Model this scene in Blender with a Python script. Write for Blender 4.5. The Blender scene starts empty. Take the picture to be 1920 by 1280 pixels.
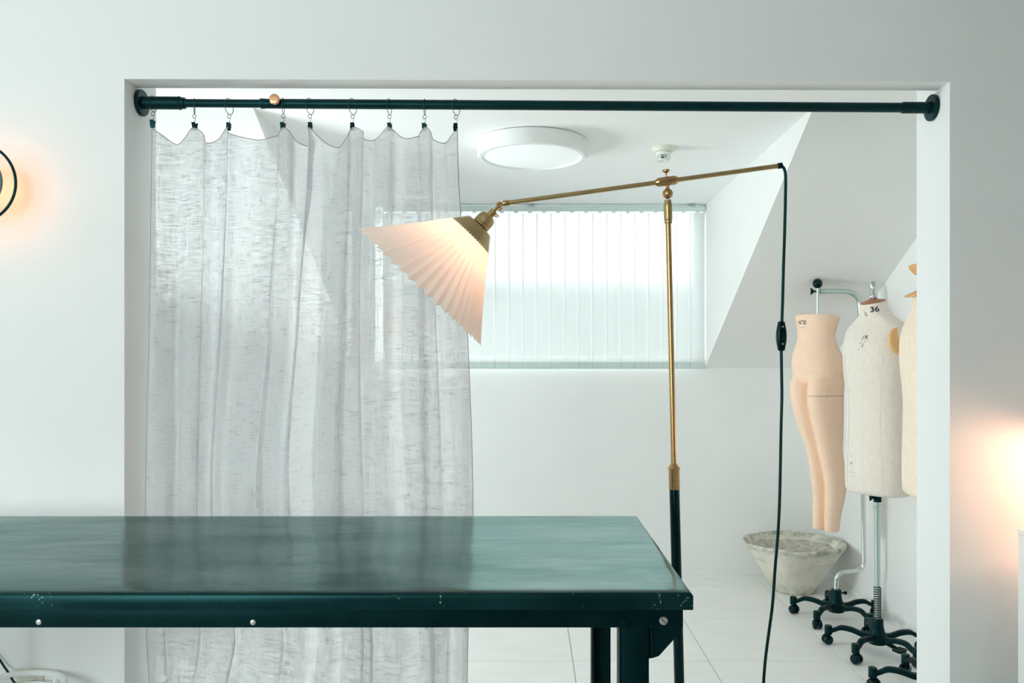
import bpy, bmesh, math, random
from mathutils import Vector, Matrix
from mathutils.bvhtree import BVHTree

random.seed(7)
C = bpy.context.scene.collection
PI = math.pi
F = 1504.0            # focal length in pixels of the 1920 px wide frame
VPX, VPY, EYE = 990.0, 682.0, 1.31


def P(px, py, d):
    """pixel seen at depth d (metres) -> world point; used to read positions off the photograph"""
    return Vector(((px - VPX) * d / F, d, EYE - (py - VPY) * d / F))


# ------------------------------------------------------------------ camera, world, light, exposure
cam_d = bpy.data.cameras.new('camera')
cam = bpy.data.objects.new('camera', cam_d)
C.objects.link(cam)
cam.location = (0, 0, EYE)
cam.rotation_euler = (PI / 2, 0, 0)
cam_d.sensor_width = 36
cam_d.lens = F / 1920 * 36
cam_d.shift_x = -30 / 1920
cam_d.shift_y = 42 / 1920
cam_d.clip_start = 0.02
cam_d.dof.use_dof = False
S = bpy.context.scene
S.camera = cam
S.view_settings.view_transform = 'Standard'
S.view_settings.look = 'None'
S.view_settings.gamma = 1
S.view_settings.use_curve_mapping = False
S.view_settings.exposure = 0.45
S.cycles.max_bounces = 14
S.cycles.diffuse_bounces = 9
S.cycles.transmission_bounces = 10
S.cycles.transparent_max_bounces = 16
S.cycles.caustics_reflective = False
S.cycles.caustics_refractive = False
S.cycles.sample_clamp_indirect = 6

W = bpy.data.worlds.new('World')
S.world = W
W.use_nodes = True
W.node_tree.nodes['Background'].inputs[0].default_value = (0.80, 0.93, 0.95, 1)
W.node_tree.nodes['Background'].inputs[1].default_value = 1.4


def area(name, loc, rot, sx, sy, power, col):
    l = bpy.data.lights.new(name, 'AREA')
    l.shape = 'RECTANGLE'
    l.size, l.size_y, l.energy, l.color = sx, sy, power, col
    o = bpy.data.objects.new(name, l)
    o.location, o.rotation_euler = loc, rot
    C.objects.link(o)
    return o


# daylight outside the panes of the dormer, the gable window and the window behind the camera
# bright overcast sky above the roofline seen through the dormer
area('sky_behind_dormer', (0.0, 12.0, 5.4), (-PI / 2, 0, 0), 14.0, 6.0, 9400, (1.0, 1.0, 0.99))
area('daylight_gable', (-2.90, 3.42, 1.05), (0, -PI / 2 - .30, 0), 1.2, 1.0, 82, (0.985, 0.99, 1.0))  # unseen side window's light, tilted up to brighten the rear ceiling
area('daylight_rear', (-1.75, -1.45, 1.75), (PI / 2, 0, 0), 1.6, 1.5, 92, (0.97, 0.99, 1.0))


def point(name, loc, power, col, r, parent=None):
    l = bpy.data.lights.new(name, 'POINT')
    l.energy, l.color, l.shadow_soft_size = power, col, r
    o = bpy.data.objects.new(name, l)
    o.location = loc
    C.objects.link(o)
    if parent is not None:
        o.parent = parent
    return o


# ------------------------------------------------------------------ materials
class NT:
    def __init__(s, name):
        s.m = bpy.data.materials.new(name)
        s.m.use_nodes = True
        s.t = s.m.node_tree
        s.b = s.t.nodes['Principled BSDF']
        s.out = s.t.nodes['Material Output']

    def n(s, kind, **kw):
        o = s.t.nodes.new(kind)
        for k, v in kw.items():
            if k in o.inputs:
                o.inputs[k].default_value = v
            else:
                setattr(o, k, v)
        return o

    def l(s, a, b):
        s.t.links.new(a, b)

    def coords(s, scale=(1, 1, 1)):
        tc = s.n('ShaderNodeTexCoord')
        mp = s.n('ShaderNodeMapping')
        mp.inputs['Scale'].default_value = scale
        s.l(tc.outputs['Object'], mp.inputs['Vector'])
        return mp.outputs['Vector']

    def noise(s, scale, detail=3, rough=.55, vec=None):
        n = s.n('ShaderNodeTexNoise', Scale=scale, Detail=detail, Roughness=rough)
        if vec is None:
            vec = s.coords()
        s.l(vec, n.inputs['Vector'])
        return n.outputs['Fac']

    def ramp(s, fac, stops):
        r = s.n('ShaderNodeValToRGB')
        e = r.color_ramp.elements
        while len(e) < len(stops):
            e.new(0.5)
        for el, (p, c) in zip(e, stops):
            el.position = p
            el.color = (*c, 1) if len(c) == 3 else c
        s.l(fac, r.inputs['Fac'])
        return r.outputs['Color']

    def bump(s, fac, strength, dist, prev=None):
        b = s.n('ShaderNodeBump', Strength=strength, Distance=dist)
        s.l(fac, b.inputs['Height'])
        if prev is not None:
            s.l(prev, b.inputs['Normal'])
        s.l(b.outputs['Normal'], s.b.inputs['Normal'])
        return b.outputs['Normal']


def mat(name, col, rough=.5, metal=0, var=.04, nscale=8, bump=0, bscale=200, bdist=.001, spec=.5, coat=0, vec=(1, 1, 1), tint=None):
    t = NT(name)
    v = t.coords(vec)
    f = t.noise(nscale, vec=v)
    lo = tuple(max(0, c * (1 - var)) for c in col)
    hi = tuple(min(1, c * (1 + var)) for c in col)
    t.l(t.ramp(f, [(.3, lo), (.7, hi)]), t.b.inputs['Base Color'])
    t.b.inputs['Roughness'].default_value = rough
    t.b.inputs['Metallic'].default_value = metal
    t.b.inputs['Specular IOR Level'].default_value = spec
    t.b.inputs['Coat Weight'].default_value = coat
    if tint:
        t.b.inputs['Specular Tint'].default_value = (*tint, 1)
    if bump:
        t.bump(t.noise(bscale, 2, vec=v), bump, bdist)
    return t.m


M = {}
TEAL = (.25, .85, .88)      # teal cast put into the reflections of dark materials
M['wall'] = mat('painted_plaster', (.812, .824, .820), .85, var=.012, nscale=3, bump=.12, bscale=260, bdist=.0006, spec=.2)
M['wall_inner'] = mat('inner_painted_plaster', (.836, .843, .838), .85, var=.012, nscale=3, bump=.1, bscale=260, bdist=.0006, spec=.2)
M['ceiling_paint'] = mat('ceiling_paint', (.93, .936, .932), .9, var=.008, nscale=3)
M['rear_wall'] = mat('grey_painted_wall', (.42, .44, .43), .85)  # unseen wall behind the camera, made grey to weaken bounced light
M['tile'] = mat('floor_tile_ceramic', (.885, .885, .87), .42, var=.03, nscale=3.5, bump=.05, bscale=60, spec=.35, vec=(1, 3, 1))
M['grout'] = mat('tile_grout', (.56, .575, .55), .9)
M['white_paint'] = mat('white_enamel', (.84, .86, .85), .35, var=.01)
M['plastic_white'] = mat('white_plastic', (.86, .88, .87), .4, var=.01)
M['diffuser'] = mat('lamp_diffuser', (.93, .95, .96), .3, var=.005)
M['diffuser'].node_tree.nodes['Principled BSDF'].inputs['Emission Color'].default_value = (.9, .97, 1, 1)
M['diffuser'].node_tree.nodes['Principled BSDF'].inputs['Emission Strength'].default_value = .12
M['cream_plastic'] = mat('cream_plastic', (.76, .78, .66), .4, var=.01)
M['black'] = mat('black_rod_metal', (.002, .016, .017), .4, metal=.0, var=.25, nscale=30, spec=.3, tint=TEAL)
M['black_gloss'] = mat('black_lacquer', (.001, .004, .005), .22, spec=.4, tint=TEAL)
M['black_plastic'] = mat('black_nylon', (.001, .010, .011), .42, spec=.25, bump=.1, bscale=500, bdist=.0003, tint=TEAL)
M['rubber'] = mat('black_cord_rubber', (.004, .016, .016), .45, spec=.4, tint=TEAL)
M['brass'] = mat('aged_brass', (.50, .315, .145), .30, metal=1, var=.10, nscale=40, vec=(1, 1, 6))
M['brass_satin'] = mat('satin_brass', (.46, .335, .165), .40, metal=1, var=.08, nscale=25)
M['chrome'] = mat('chrome_tube', (.72, .76, .75), .12, metal=1, var=.02)
M['chrome_soft'] = mat('brushed_chrome', (.55, .66, .64), .25, metal=1, var=.03)
M['white_lacquer'] = mat('polished_finial', (.60, .64, .65), .14, metal=1, var=.01)
M['screw'] = mat('zinc_screw', (.62, .66, .62), .35, metal=.8, var=.05, nscale=80)
M['leg_steel'] = mat('dark_leg_steel', (.001, .010, .011), .45, var=.3, nscale=25, spec=.2, tint=TEAL)
M['ink'] = mat('stamp_ink', (.03, .035, .035), .8)
M['ink_faint'] = mat('faint_stamp_ink', (.30, .29, .27), .8)
M['peach'] = mat('armhole_leather', (.80, .47, .20), .55, var=.05, nscale=14)
M['wood_cap'] = mat('varnished_wood', (.36, .15, .07), .3, var=.25, nscale=18, vec=(1, 8, 1))
M['wood_light'] = mat('light_wood', (.74, .40, .16), .4, var=.12, nscale=18, vec=(1, 8, 1))
M['knob_brass'] = mat('copper_knob', (.66, .36, .20), .32, metal=.85, var=.08, nscale=60)
M['eyelet'] = mat('dark_wire', (.03, .04, .035), .4, metal=.6)
M['hem'] = mat('hem_thread', (.20, .20, .20), .9)
M['soil'] = mat('dry_soil', (.50, .47, .40), .95, var=.3, nscale=30, bump=.8, bscale=50, bdist=.01)
M['clear'] = mat('clear_plastic', (.80, .86, .80), .08, var=.01)
M['clear'].node_tree.nodes['Principled BSDF'].inputs['Alpha'].default_value = .45
M['fabric_peach'] = mat('peach_linen', (.92, .665, .50), .85, var=.04, nscale=90, bump=.25, bscale=700, bdist=.0006, spec=.15, vec=(1, 1, .3))
M['fabric_cream'] = mat('cream_linen', (.80, .73, .655), .85, var=.05, nscale=110, bump=.3, bscale=700, bdist=.0006, spec=.15, vec=(1, 1, .3))
M['fabric_ecru'] = mat('ecru_linen', (.88, .755, .62), .85, var=.05, nscale=110, bump=.3, bscale=700, bdist=.0006, spec=.15, vec=(1, 1, .3))
M['seam_cream'] = mat('cream_seam', (.79, .765, .69), .85)
M['seam_dark'] = mat('grey_thread', (.34, .29, .24), .9)


def glass_mat(name='window_glass', tcol=(.94, .98, .97, 1)):
    t = NT(name)
    tr = t.n('ShaderNodeBsdfTransparent', Color=tcol)
    gl = t.n('ShaderNodeBsdfGlossy', Roughness=.02)
    fr = t.n('ShaderNodeFresnel', IOR=1.45)
    mx = t.n('ShaderNodeMixShader')
    t.l(fr.outputs[0], mx.inputs[0])
    t.l(tr.outputs[0], mx.inputs[1])
    t.l(gl.outputs[0], mx.inputs[2])
    t.l(mx.outputs[0], t.out.inputs['Surface'])
    return t.m


M['glass'] = glass_mat()


def cloth_mat(name, col, trans_col, transl=.5, transp=0., weave=0.0, alpha_noise=.1):
    """thin woven cloth or paper: diffuse + translucent, some of it see-through between the threads"""
    t = NT(name)
    n1 = t.noise(1.0, 3, .65, t.coords((22, 22, 330)))
    n2 = t.noise(1.0, 2, .6, t.coords((420, 420, 16)))
    mixn = t.n('ShaderNodeMix', data_type='FLOAT')
    mixn.inputs['Factor'].default_value = .38
    t.l(n1, mixn.inputs['A']); t.l(n2, mixn.inputs['B'])
    weavef = mixn.outputs['Result']
    lo = tuple(c * (1 - weave) for c in col); hi = tuple(min(1, c * (1 + weave * .6)) for c in col)
    colr = t.ramp(weavef, [(.36, lo), (.47, col), (.62, hi)])
    df = t.n('ShaderNodeBsdfDiffuse'); tl = t.n('ShaderNodeBsdfTranslucent')
    t.l(colr, df.inputs['Color'])
    tlo = tuple(c * (1 - weave) for c in trans_col)
    t.l(t.ramp(weavef, [(.36, tlo), (.52, trans_col)]), tl.inputs['Color'])
    b = t.n('ShaderNodeBump', Strength=.35 if weave else .05, Distance=.001)
    t.l(weavef, b.inputs['Height'])
    t.l(b.outputs[0], df.inputs['Normal'])
    mx = t.n('ShaderNodeMixShader'); mx.inputs[0].default_value = transl
    t.l(df.outputs[0], mx.inputs[1]); t.l(tl.outputs[0], mx.inputs[2])
    last = mx.outputs[0]
    if transp > 0:
        tr = t.n('ShaderNodeBsdfTransparent')
        m2 = t.n('ShaderNodeMixShader')
        ar = t.ramp(weavef, [(.38, (max(0, transp - alpha_noise),) * 3), (.62, (transp + alpha_noise,) * 3)])
        t.l(ar, m2.inputs[0]); t.l(last, m2.inputs[1]); t.l(tr.outputs[0], m2.inputs[2])
        last = m2.outputs[0]
    t.l(last, t.out.inputs['Surface'])
    return t.m


M['curtain'] = cloth_mat('grey_linen_voile', (.68, .69, .70), (.78, .79, .81), .46, .25, .44, .17)
M['dome_glass'] = cloth_mat('opal_dome', (.85, .83, .80), (.80, .70, .62), .12)
M['shade'] = cloth_mat('pleated_shade_paper', (.88, .82, .775), (.95, .80, .71), .5)
M['slat'] = cloth_mat('blind_slat_fabric', (.86, .88, .88), (.86, .90, .91), .095)


def let_sky_through(m, share):
    """thin slat cloth: part of the light passes only slightly scattered, so the sky glows through it"""
    nt = m.node_tree
    out = nt.nodes['Material Output']
    old = out.inputs['Surface'].links[0].from_socket
    rf = nt.nodes.new('ShaderNodeBsdfRefraction')
    rf.inputs['IOR'].default_value = 1.10
    rf.inputs['Roughness'].default_value = .38
    mx = nt.nodes.new('ShaderNodeMixShader')
    mx.inputs[0].default_value = share
    nt.links.new(old, mx.inputs[1]); nt.links.new(rf.outputs[0], mx.inputs[2])
    nt.links.new(mx.outputs[0], out.inputs['Surface'])


let_sky_through(M['slat'], .215)


def table_mat():
    t = NT('blackened_steel')
    v = t.coords((1.2, 4, 1))
    n1 = t.noise(3.0, 4, .6, v)
    v2 = t.coords((6, 40, 6))
    n2 = t.noise(1.5, 4, .6, v2)
    c = t.ramp(n1, [(.30, (.060, .085, .080)), (.55, (.090, .122, .116)), (.75, (.125, .160, .154))])
    mix = t.n('ShaderNodeMix', data_type='RGBA', blend_type='MULTIPLY')
    mix.inputs['Factor'].default_value = .45
    sp = t.noise(55, 3, .7, t.coords((.8, 1.3, 1)))
    t.l(c, mix.inputs['A'])
    t.l(t.ramp(sp, [(.28, (.35, .42, .42)), (.36, (1, 1, 1))]), mix.inputs['B'])
    t.l(mix.outputs['Result'], t.b.inputs['Base Color'])
    t.b.inputs['Metallic'].default_value = 1
    mot = t.noise(2.2, 4, .62, t.coords((1.0, 2.6, 1)))
    tint = t.ramp(mot, [(.30, (.56, .71, .69)), (.70, (.84, .95, .94))])
    m3 = t.n('ShaderNodeMix', data_type='RGBA', blend_type='MULTIPLY')
    m3.inputs['Factor'].default_value = 1
    t.l(tint, m3.inputs['A'])
    t.l(t.ramp(sp, [(.27, (.30, .36, .36)), (.345, (1, 1, 1))]), m3.inputs['B'])
    t.l(m3.outputs['Result'], t.b.inputs['Specular Tint'])
    t.l(t.ramp(n2, [(.3, (.11,) * 3), (.7, (.21,) * 3)]), t.b.inputs['Roughness'])
    p = t.bump(t.noise(1.0, 2, .5, t.coords((5, 11, 5))), .4, .004)
    t.bump(n2, .08, .0012, p)
    return t.m


M['table_steel'] = table_mat()


def skirt_mat():
    t = NT('worn_dark_steel')
    f = t.noise(6, 4, .6, t.coords((1, 1, 2)))
    c = t.ramp(f, [(.3, (.001, .010, .012)), (.7, (.006, .028, .030))])
    chips = t.noise(150, 2, .6, t.coords((1, 1, 1)))
    mask = t.noise(9, 2, .6, t.coords((1, 1, 1)))
    mul = t.n('ShaderNodeMath', operation='MULTIPLY')
    t.l(chips, mul.inputs[0]); t.l(mask, mul.inputs[1])
    chip = t.ramp(mul.outputs[0], [(.372, (0, 0, 0)), (.395, (1, 1, 1))])
    mix = t.n('ShaderNodeMix', data_type='RGBA')
    t.l(chip, mix.inputs['Factor']); t.l(c, mix.inputs['A'])
    mix.inputs['B'].default_value = (.22, .36, .34, 1)
    t.l(mix.outputs['Result'], t.b.inputs['Base Color'])
    t.b.inputs['Roughness'].default_value = .33
    t.b.inputs['Specular IOR Level'].default_value = .25
    t.b.inputs['Specular Tint'].default_value = (*TEAL, 1)
    t.bump(f, .1, .002)
    return t.m


M['skirt'] = skirt_mat()


def concrete_mat():
    t = NT('weathered_concrete')
    v = t.coords((1, 1, .5))
    n1 = t.noise(9, 5, .65, v)
    c = t.ramp(n1, [(.3, (.58, .56, .48)), (.52, (.72, .69, .60)), (.72, (.80, .78, .71))])
    n2 = t.noise(16, 4, .7, t.coords())
    tc = t.n('ShaderNodeTexCoord'); sx = t.n('ShaderNodeSeparateXYZ')
    t.l(tc.outputs['Object'], sx.inputs[0])
    low = t.n('ShaderNodeMapRange'); low.inputs['From Min'].default_value = .07; low.inputs['From Max'].default_value = 0.0
    t.l(sx.outputs['Z'], low.inputs['Value'])
    hi = t.n('ShaderNodeMapRange'); hi.inputs['From Min'].default_value = .235; hi.inputs['From Max'].default_value = .272
    t.l(sx.outputs['Z'], hi.inputs['Value'])
    mxx = t.n('ShaderNodeMath', operation='MAXIMUM'); t.l(low.outputs[0], mxx.inputs[0]); t.l(hi.outputs[0], mxx.inputs[1])
    ml = t.n('ShaderNodeMath', operation='MULTIPLY'); t.l(mxx.outputs[0], ml.inputs[0])
    t.l(t.ramp(n2, [(.42, (0, 0, 0)), (.62, (1, 1, 1))]), ml.inputs[1])
    mix = t.n('ShaderNodeMix', data_type='RGBA')
    t.l(ml.outputs[0], mix.inputs['Factor']); t.l(c, mix.inputs['A'])
    mix.inputs['B'].default_value = (.30, .32, .25, 1)
    t.l(mix.outputs['Result'], t.b.inputs['Base Color'])
    t.b.inputs['Roughness'].default_value = .95
    t.bump(t.noise(45, 4, .7, t.coords()), .5, .006)
    return t.m


M['concrete'] = concrete_mat()


def emit(name, col, s):
    t = NT(name)
    t.b.inputs['Base Color'].default_value = (*col, 1)
    t.b.inputs['Emission Color'].default_value = (*col, 1)
    t.b.inputs['Emission Strength'].default_value = s
    return t.m


M['bulb'] = emit('lit_bulb_glass', (1, .72, .45), 4)


# ------------------------------------------------------------------ mesh helpers
def obj(name, bm, material, parent=None, smooth=False, sharp=None):
    bmesh.ops.recalc_face_normals(bm, faces=bm.faces)
    me = bpy.data.meshes.new(name)
    if smooth:
        ang = math.radians(sharp or 40)
        for f in bm.faces:
            f.smooth = True
        for e in bm.edges:
            if len(e.link_faces) == 2 and e.calc_face_angle(0) > ang:
                e.smooth = False
    bm.to_mesh(me)
    bm.free()
    me.materials.append(material)
    o = bpy.data.objects.new(name, me)
    C.objects.link(o)
    if parent is not None:
        o.parent = parent
    return o


def tag(o, label=None, cat=None, group=None, kind=None):
    if label: o['label'] = label
    if cat: o['category'] = cat
    if group: o['group'] = group
    if kind: o['kind'] = kind
    return o


def thing(name, label, cat, loc=(0, 0, 0), rz=0, group=None):
    o = bpy.data.objects.new(name, None)
    o.empty_display_size = .05
    C.objects.link(o)
    o.location = loc
    o.rotation_euler = (0, 0, rz)
    return tag(o, label, cat, group)


def copy_tree(o, parent=None):
    c = o.copy()
    C.objects.link(c)
    if parent is not None:
        c.parent = parent
    for ch in list(o.children):
        copy_tree(ch, c)
    return c


def bbox(bm, lo, hi, bevel=0, seg=2):
    lo, hi = Vector(lo), Vector(hi)
    r = bmesh.ops.create_cube(bm, size=1, matrix=Matrix.Translation((lo + hi) / 2) @ Matrix.Diagonal((*(hi - lo), 1)))
    if bevel:
        es = list({e for v in r['verts'] for e in v.link_edges})
        bmesh.ops.bevel(bm, geom=es, offset=bevel, segments=seg, affect='EDGES', profile=.5)


def box(name, lo, hi, material, parent=None, bevel=0, seg=2):
    bm = bmesh.new()
    bbox(bm, lo, hi, bevel, seg)
    return obj(name, bm, material, parent, smooth=bevel > 0)


def prism(bm, pts, axis_vec):
    """closed polygon pts (Vectors) extruded by axis_vec"""
    a = [bm.verts.new(p) for p in pts]
    b = [bm.verts.new(Vector(p) + Vector(axis_vec)) for p in pts]
    n = len(pts)
    bm.faces.new(a)
    bm.faces.new(b[::-1])
    for i in range(n):
        bm.faces.new((a[i], b[i], b[(i + 1) % n], a[(i + 1) % n]))


def frame_for(d):
    d = d.normalized()
    u = d.cross(Vector((0, 0, 1)))
    if u.length < 1e-4:
        u = Vector((1, 0, 0))
    u.normalize()
    return u, d.cross(u).normalized()


def tube(bm, pts, rad, n=12, caps=True):
    """round tube along points with parallel-transported frame; rad a number or one per point"""
    pts = [Vector(p) for p in pts]
    rr = rad if isinstance(rad, (list, tuple)) else [rad] * len(pts)
    rings = []
    d0 = (pts[1] - pts[0]).normalized()
    u, v = frame_for(d0)
    for i, p in enumerate(pts):
        a = pts[max(i - 1, 0)]; b = pts[min(i + 1, len(pts) - 1)]
        d = (b - a)
        if d.length < 1e-9:
            d = d0
        d = d.normalized()
        u = (u - d * u.dot(d))
        u.normalize()
        v = d.cross(u)
        rings.append([bm.verts.new(p + (u * math.cos(t) + v * math.sin(t)) * rr[i]) for t in (2 * PI * k / n for k in range(n))])
        d0 = d
    for a, b in zip(rings, rings[1:]):
        for k in range(n):
            bm.faces.new((a[k], a[(k + 1) % n], b[(k + 1) % n], b[k]))
    if caps:
        bm.faces.new(rings[0][::-1])
        bm.faces.new(rings[-1])


def lathe(bm, prof, origin=(0, 0, 0), axis=(0, 0, 1), n=32, close_ends=True):
    """profile [(radius, height along axis)] spun about the axis"""
    o = Vector(origin); d = Vector(axis).normalized()
    u, v = frame_for(d)
    rings = []
    for r, h in prof:
        if r < 1e-6:
            rings.append([bm.verts.new(o + d * h)])
        else:
            rings.append([bm.verts.new(o + d * h + (u * math.cos(t) + v * math.sin(t)) * r) for t in (2 * PI * k / n for k in range(n))])
    for a, b in zip(rings, rings[1:]):
        for k in range(n):
            k2 = (k + 1) % n
            if len(a) == 1 and len(b) == 1:
                continue
            if len(a) == 1:
                bm.faces.new((a[0], b[k], b[k2]))
            elif len(b) == 1:
                bm.faces.new((a[k], a[k2], b[0]))
            else:
                bm.faces.new((a[k], a[k2], b[k2], b[k]))
    if close_ends:
        for ring, fl in ((rings[0], True), (rings[-1], False)):
            if len(ring) > 2:
                bm.faces.new(ring[::-1] if fl else ring)


def cyl(bm, a, b, r, n=20, bev=0):
    a, b = Vector(a), Vector(b)
    L = (b - a).length
    if bev:
        prof = [(r - bev, 0), (r, bev), (r, L - bev), (r - bev, L)]
    else:
        prof = [(r, 0), (r, L)]
    lathe(bm, prof, a, b - a, n)


def sphere(bm, c, r, seg=20, sz=1.0):
    bmesh.ops.create_uvsphere(bm, u_segments=seg, v_segments=seg // 2 + 2, radius=r,
                              matrix=Matrix.Translation(c) @ Matrix.Diagonal((1, 1, sz, 1)))


def torus(bm, c, R, r, normal=(0, 0, 1), n=40, m=8, a0=0, a1=2 * PI):
    d = Vector(normal).normalized()
    u, v = frame_for(d)
    c = Vector(c)
    full = abs(a1 - a0 - 2 * PI) < 1e-6
    cnt = n if full else n + 1
    rings = []
    for i in range(cnt):
        t = a0 + (a1 - a0) * i / n
        e = u * math.cos(t) + v * math.sin(t)
        rings.append([bm.verts.new(c + e * (R + r * math.cos(s)) + d * r * math.sin(s)) for s in (2 * PI * k / m for k in range(m))])
    for i in range(cnt if full else cnt - 1):
        a, b = rings[i], rings[(i + 1) % cnt]
        for k in range(m):
            bm.faces.new((a[k], b[k], b[(k + 1) % m], a[(k + 1) % m]))
    if not full:
        bm.faces.new(rings[0]); bm.faces.new(rings[-1][::-1])


def spline(pts, per=8):
    """Catmull-Rom through Vectors"""
    pts = [Vector(p) for p in pts]
    out = []
    for i in range(len(pts) - 1):
        p0 = pts[max(i - 1, 0)]; p1 = pts[i]; p2 = pts[i + 1]; p3 = pts[min(i + 2, len(pts) - 1)]
        for k in range(per):
            t = k / per
            out.append(.5 * ((2 * p1) + (p2 - p0) * t + (2 * p0 - 5 * p1 + 4 * p2 - p3) * t * t + (3 * p1 - p0 - 3 * p2 + p3) * t ** 3))
    out.append(pts[-1])
    return out


def rounded(pts, r, per=6):
    """polyline with its inner corners rounded by radius r"""
    pts = [Vector(p) for p in pts]
    out = [pts[0]]
    for i in range(1, len(pts) - 1):
        a = (pts[i - 1] - pts[i]); b = (pts[i + 1] - pts[i])
        rr = min(r, a.length * .49, b.length * .49)
        A = pts[i] + a.normalized() * rr; B = pts[i] + b.normalized() * rr
        for k in range(per + 1):
            t = k / per
            out.append(A * (1 - t) ** 2 + pts[i] * 2 * t * (1 - t) + B * t * t)
    out.append(pts[-1])
    return out


def struct(name, bm, m, smooth=False):
    return tag(obj(name, bm, m, None, smooth), kind='structure')


# ------------------------------------------------------------------ the rooms
XL, XR = -2.6, 1.85
YF, YP, YPB, YB = -1.2, 2.516, 2.73, 4.99
OL, OR = -1.266, 1.323            # opening in the partition
ZC, ZK, YS = 2.298, 1.283, 3.09   # rear ceiling, knee wall top, where slope meets ceiling
DL, DR = -1.06, 1.10              # dormer cheeks
ZF = 2.75

# floor slab and tiles
bm = bmesh.new()
bbox(bm, (XL - .1, YF - .1, -.12), (XR + .1, YB + .1, -.006))
floor = struct('floor', bm, M['grout'])
tile_me = None
ys = [2.94 + .6 * k for k in range(-10, 5)]
xs = [.198 + .6 * k for k in range(-6, 4)]
for y in ys:
    for x in xs:
        x0, x1 = max(x, XL), min(x + .6, XR)
        y0, y1 = max(y, YF), min(y + .6, YB)
        if x1 - x0 < .02 or y1 - y0 < .02:
            continue
        full = abs(x1 - x0 - .6) < 1e-6 and abs(y1 - y0 - .6) < 1e-6
        g = .0018
        if full and tile_me:
            o = bpy.data.objects.new('floor_tile', tile_me)
            C.objects.link(o)
            o.parent = floor
        else:
            bm = bmesh.new()
            bbox(bm, (g, g, -.010), (x1 - x0 - g, y1 - y0 - g, 0), .0008, 1)
            o = obj('floor_tile', bm, M['tile'], floor)
            if full:
                tile_me = o.data
        o.location = (x0, y0, random.uniform(-.0003, .0003))

# partition with its wide opening (header a few millimetres out of level)
zl, zr = EYE + (VPY - 148) * YP / F, EYE + (VPY - 153) * YP / F
bm = bmesh.new()
bbox(bm, (XL, YP, 0), (OL, YPB, ZF))
bbox(bm, (OR, YP, 0), (XR, YPB, ZF))
hb = YP + .082
prism(bm, [Vector((OL, YP, zl)), Vector((OR, YP, zr)), Vector((OR, YP, ZF)), Vector((OL, YP, ZF))], (0, hb - YP, 0))
struct('wall_middle', bm, M['wall'])

# rear wall: knee wall, dormer face with the window hole
WX0, WX1, WZ0, WZ1 = -.95, 1.085, 1.32, 2.285
bm = bmesh.new()
bbox(bm, (XL, YB, 0), (XR, YB + .12, ZK))
bbox(bm, (DL - .05, YB, ZK), (DR + .05, YB + .12, WZ0))
bbox(bm, (DL - .05, YB, WZ0), (WX0, YB + .12, ZC + .1))
bbox(bm, (WX1, YB, WZ0), (DR + .05, YB + .12, ZC + .1))
bbox(bm, (WX0, YB, WZ1), (WX1, YB + .12, ZC + .1))
struct('wall_back', bm, M['wall_inner'])
# left wall with a window, right wall, wall behind the camera with a window
def wall_with_holes(name, axis, c0, c1, a0, a1, holes, ztop, m):
    """holes: (from, to, bottom, top), in order along the wall"""
    bm = bmesh.new()
    def b(p0, p1, q0, q1):
        if axis == 'x':
            bbox(bm, (c0, p0, q0), (c1, p1, q1))
        else:
            bbox(bm, (p0, c0, q0), (p1, c1, q1))
    at = a0
    for h0, h1, z0, z1 in holes:
        b(at, h0, 0, ztop); b(h0, h1, 0, z0); b(h0, h1, z1, ztop)
        at = h1
    b(at, a1, 0, ztop)
    return struct(name, bm, m)
wall_with_holes('wall_left', 'x', XL - .12, XL, YF - .12, YB + .12, [(2.95, 3.9, .7, 1.7)], ZF + .1, M['wall'])
wall_with_holes('wall_front', 'y', YF - .12, YF, XL, XR, [(-2.4, -1.1, .95, 2.45)], ZF + .1, M['rear_wall'])
bm = bmesh.new()
bbox(bm, (XR, YF - .12, 0), (XR + .12, YB + .12, ZF + .1))
struct('wall_right', bm, M['wall_inner'])
# ceilings
bm = bmesh.new()
bbox(bm, (XL, YF, ZF), (XR, YPB, ZF + .1))
struct('ceiling', bm, M['wall'])
bm = bmesh.new()
bbox(bm, (XL, hb, ZC), (XR, YS, ZC + .1))
bbox(bm, (DL - .05, YS, ZC), (DR + .05, YB + .0, ZC + .1))
struct('ceiling_rear', bm, M['ceiling_paint'])
bm = bmesh.new()
for x0, x1 in ((XL, DL - .05), (DR + .05, XR)):
    prism(bm, [Vector((x0, YS, ZC)), Vector((x0, YB, ZK)), Vector((x0, YB + .12, ZK + .1)), Vector((x0, YS, ZC + .12))], (x1 - x0, 0, 0))
struct('ceiling_slope', bm, M['wall_inner'])
for side, x, s in (('left', DL, -.05), ('right', DR, .05)):
    bm = bmesh.new()
    prism(bm, [Vector((x, YS, ZC)), Vector((x, YB, ZK)), Vector((x, YB, ZC))], (s, 0, 0))
    struct('wall_dormer_' + side, bm, M['wall_inner'])
# baseboards
box_bb = bmesh.new(); bbox(box_bb, (XL, YB - .008, 0), (XR - .008, YB, .028), .002, 1); struct('baseboard_back', box_bb, M['white_paint'])
box_bb = bmesh.new(); bbox(box_bb, (XR - .008, YPB, 0), (XR, YB, .028), .002, 1); struct('baseboard_right', box_bb, M['white_paint'])


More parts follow.
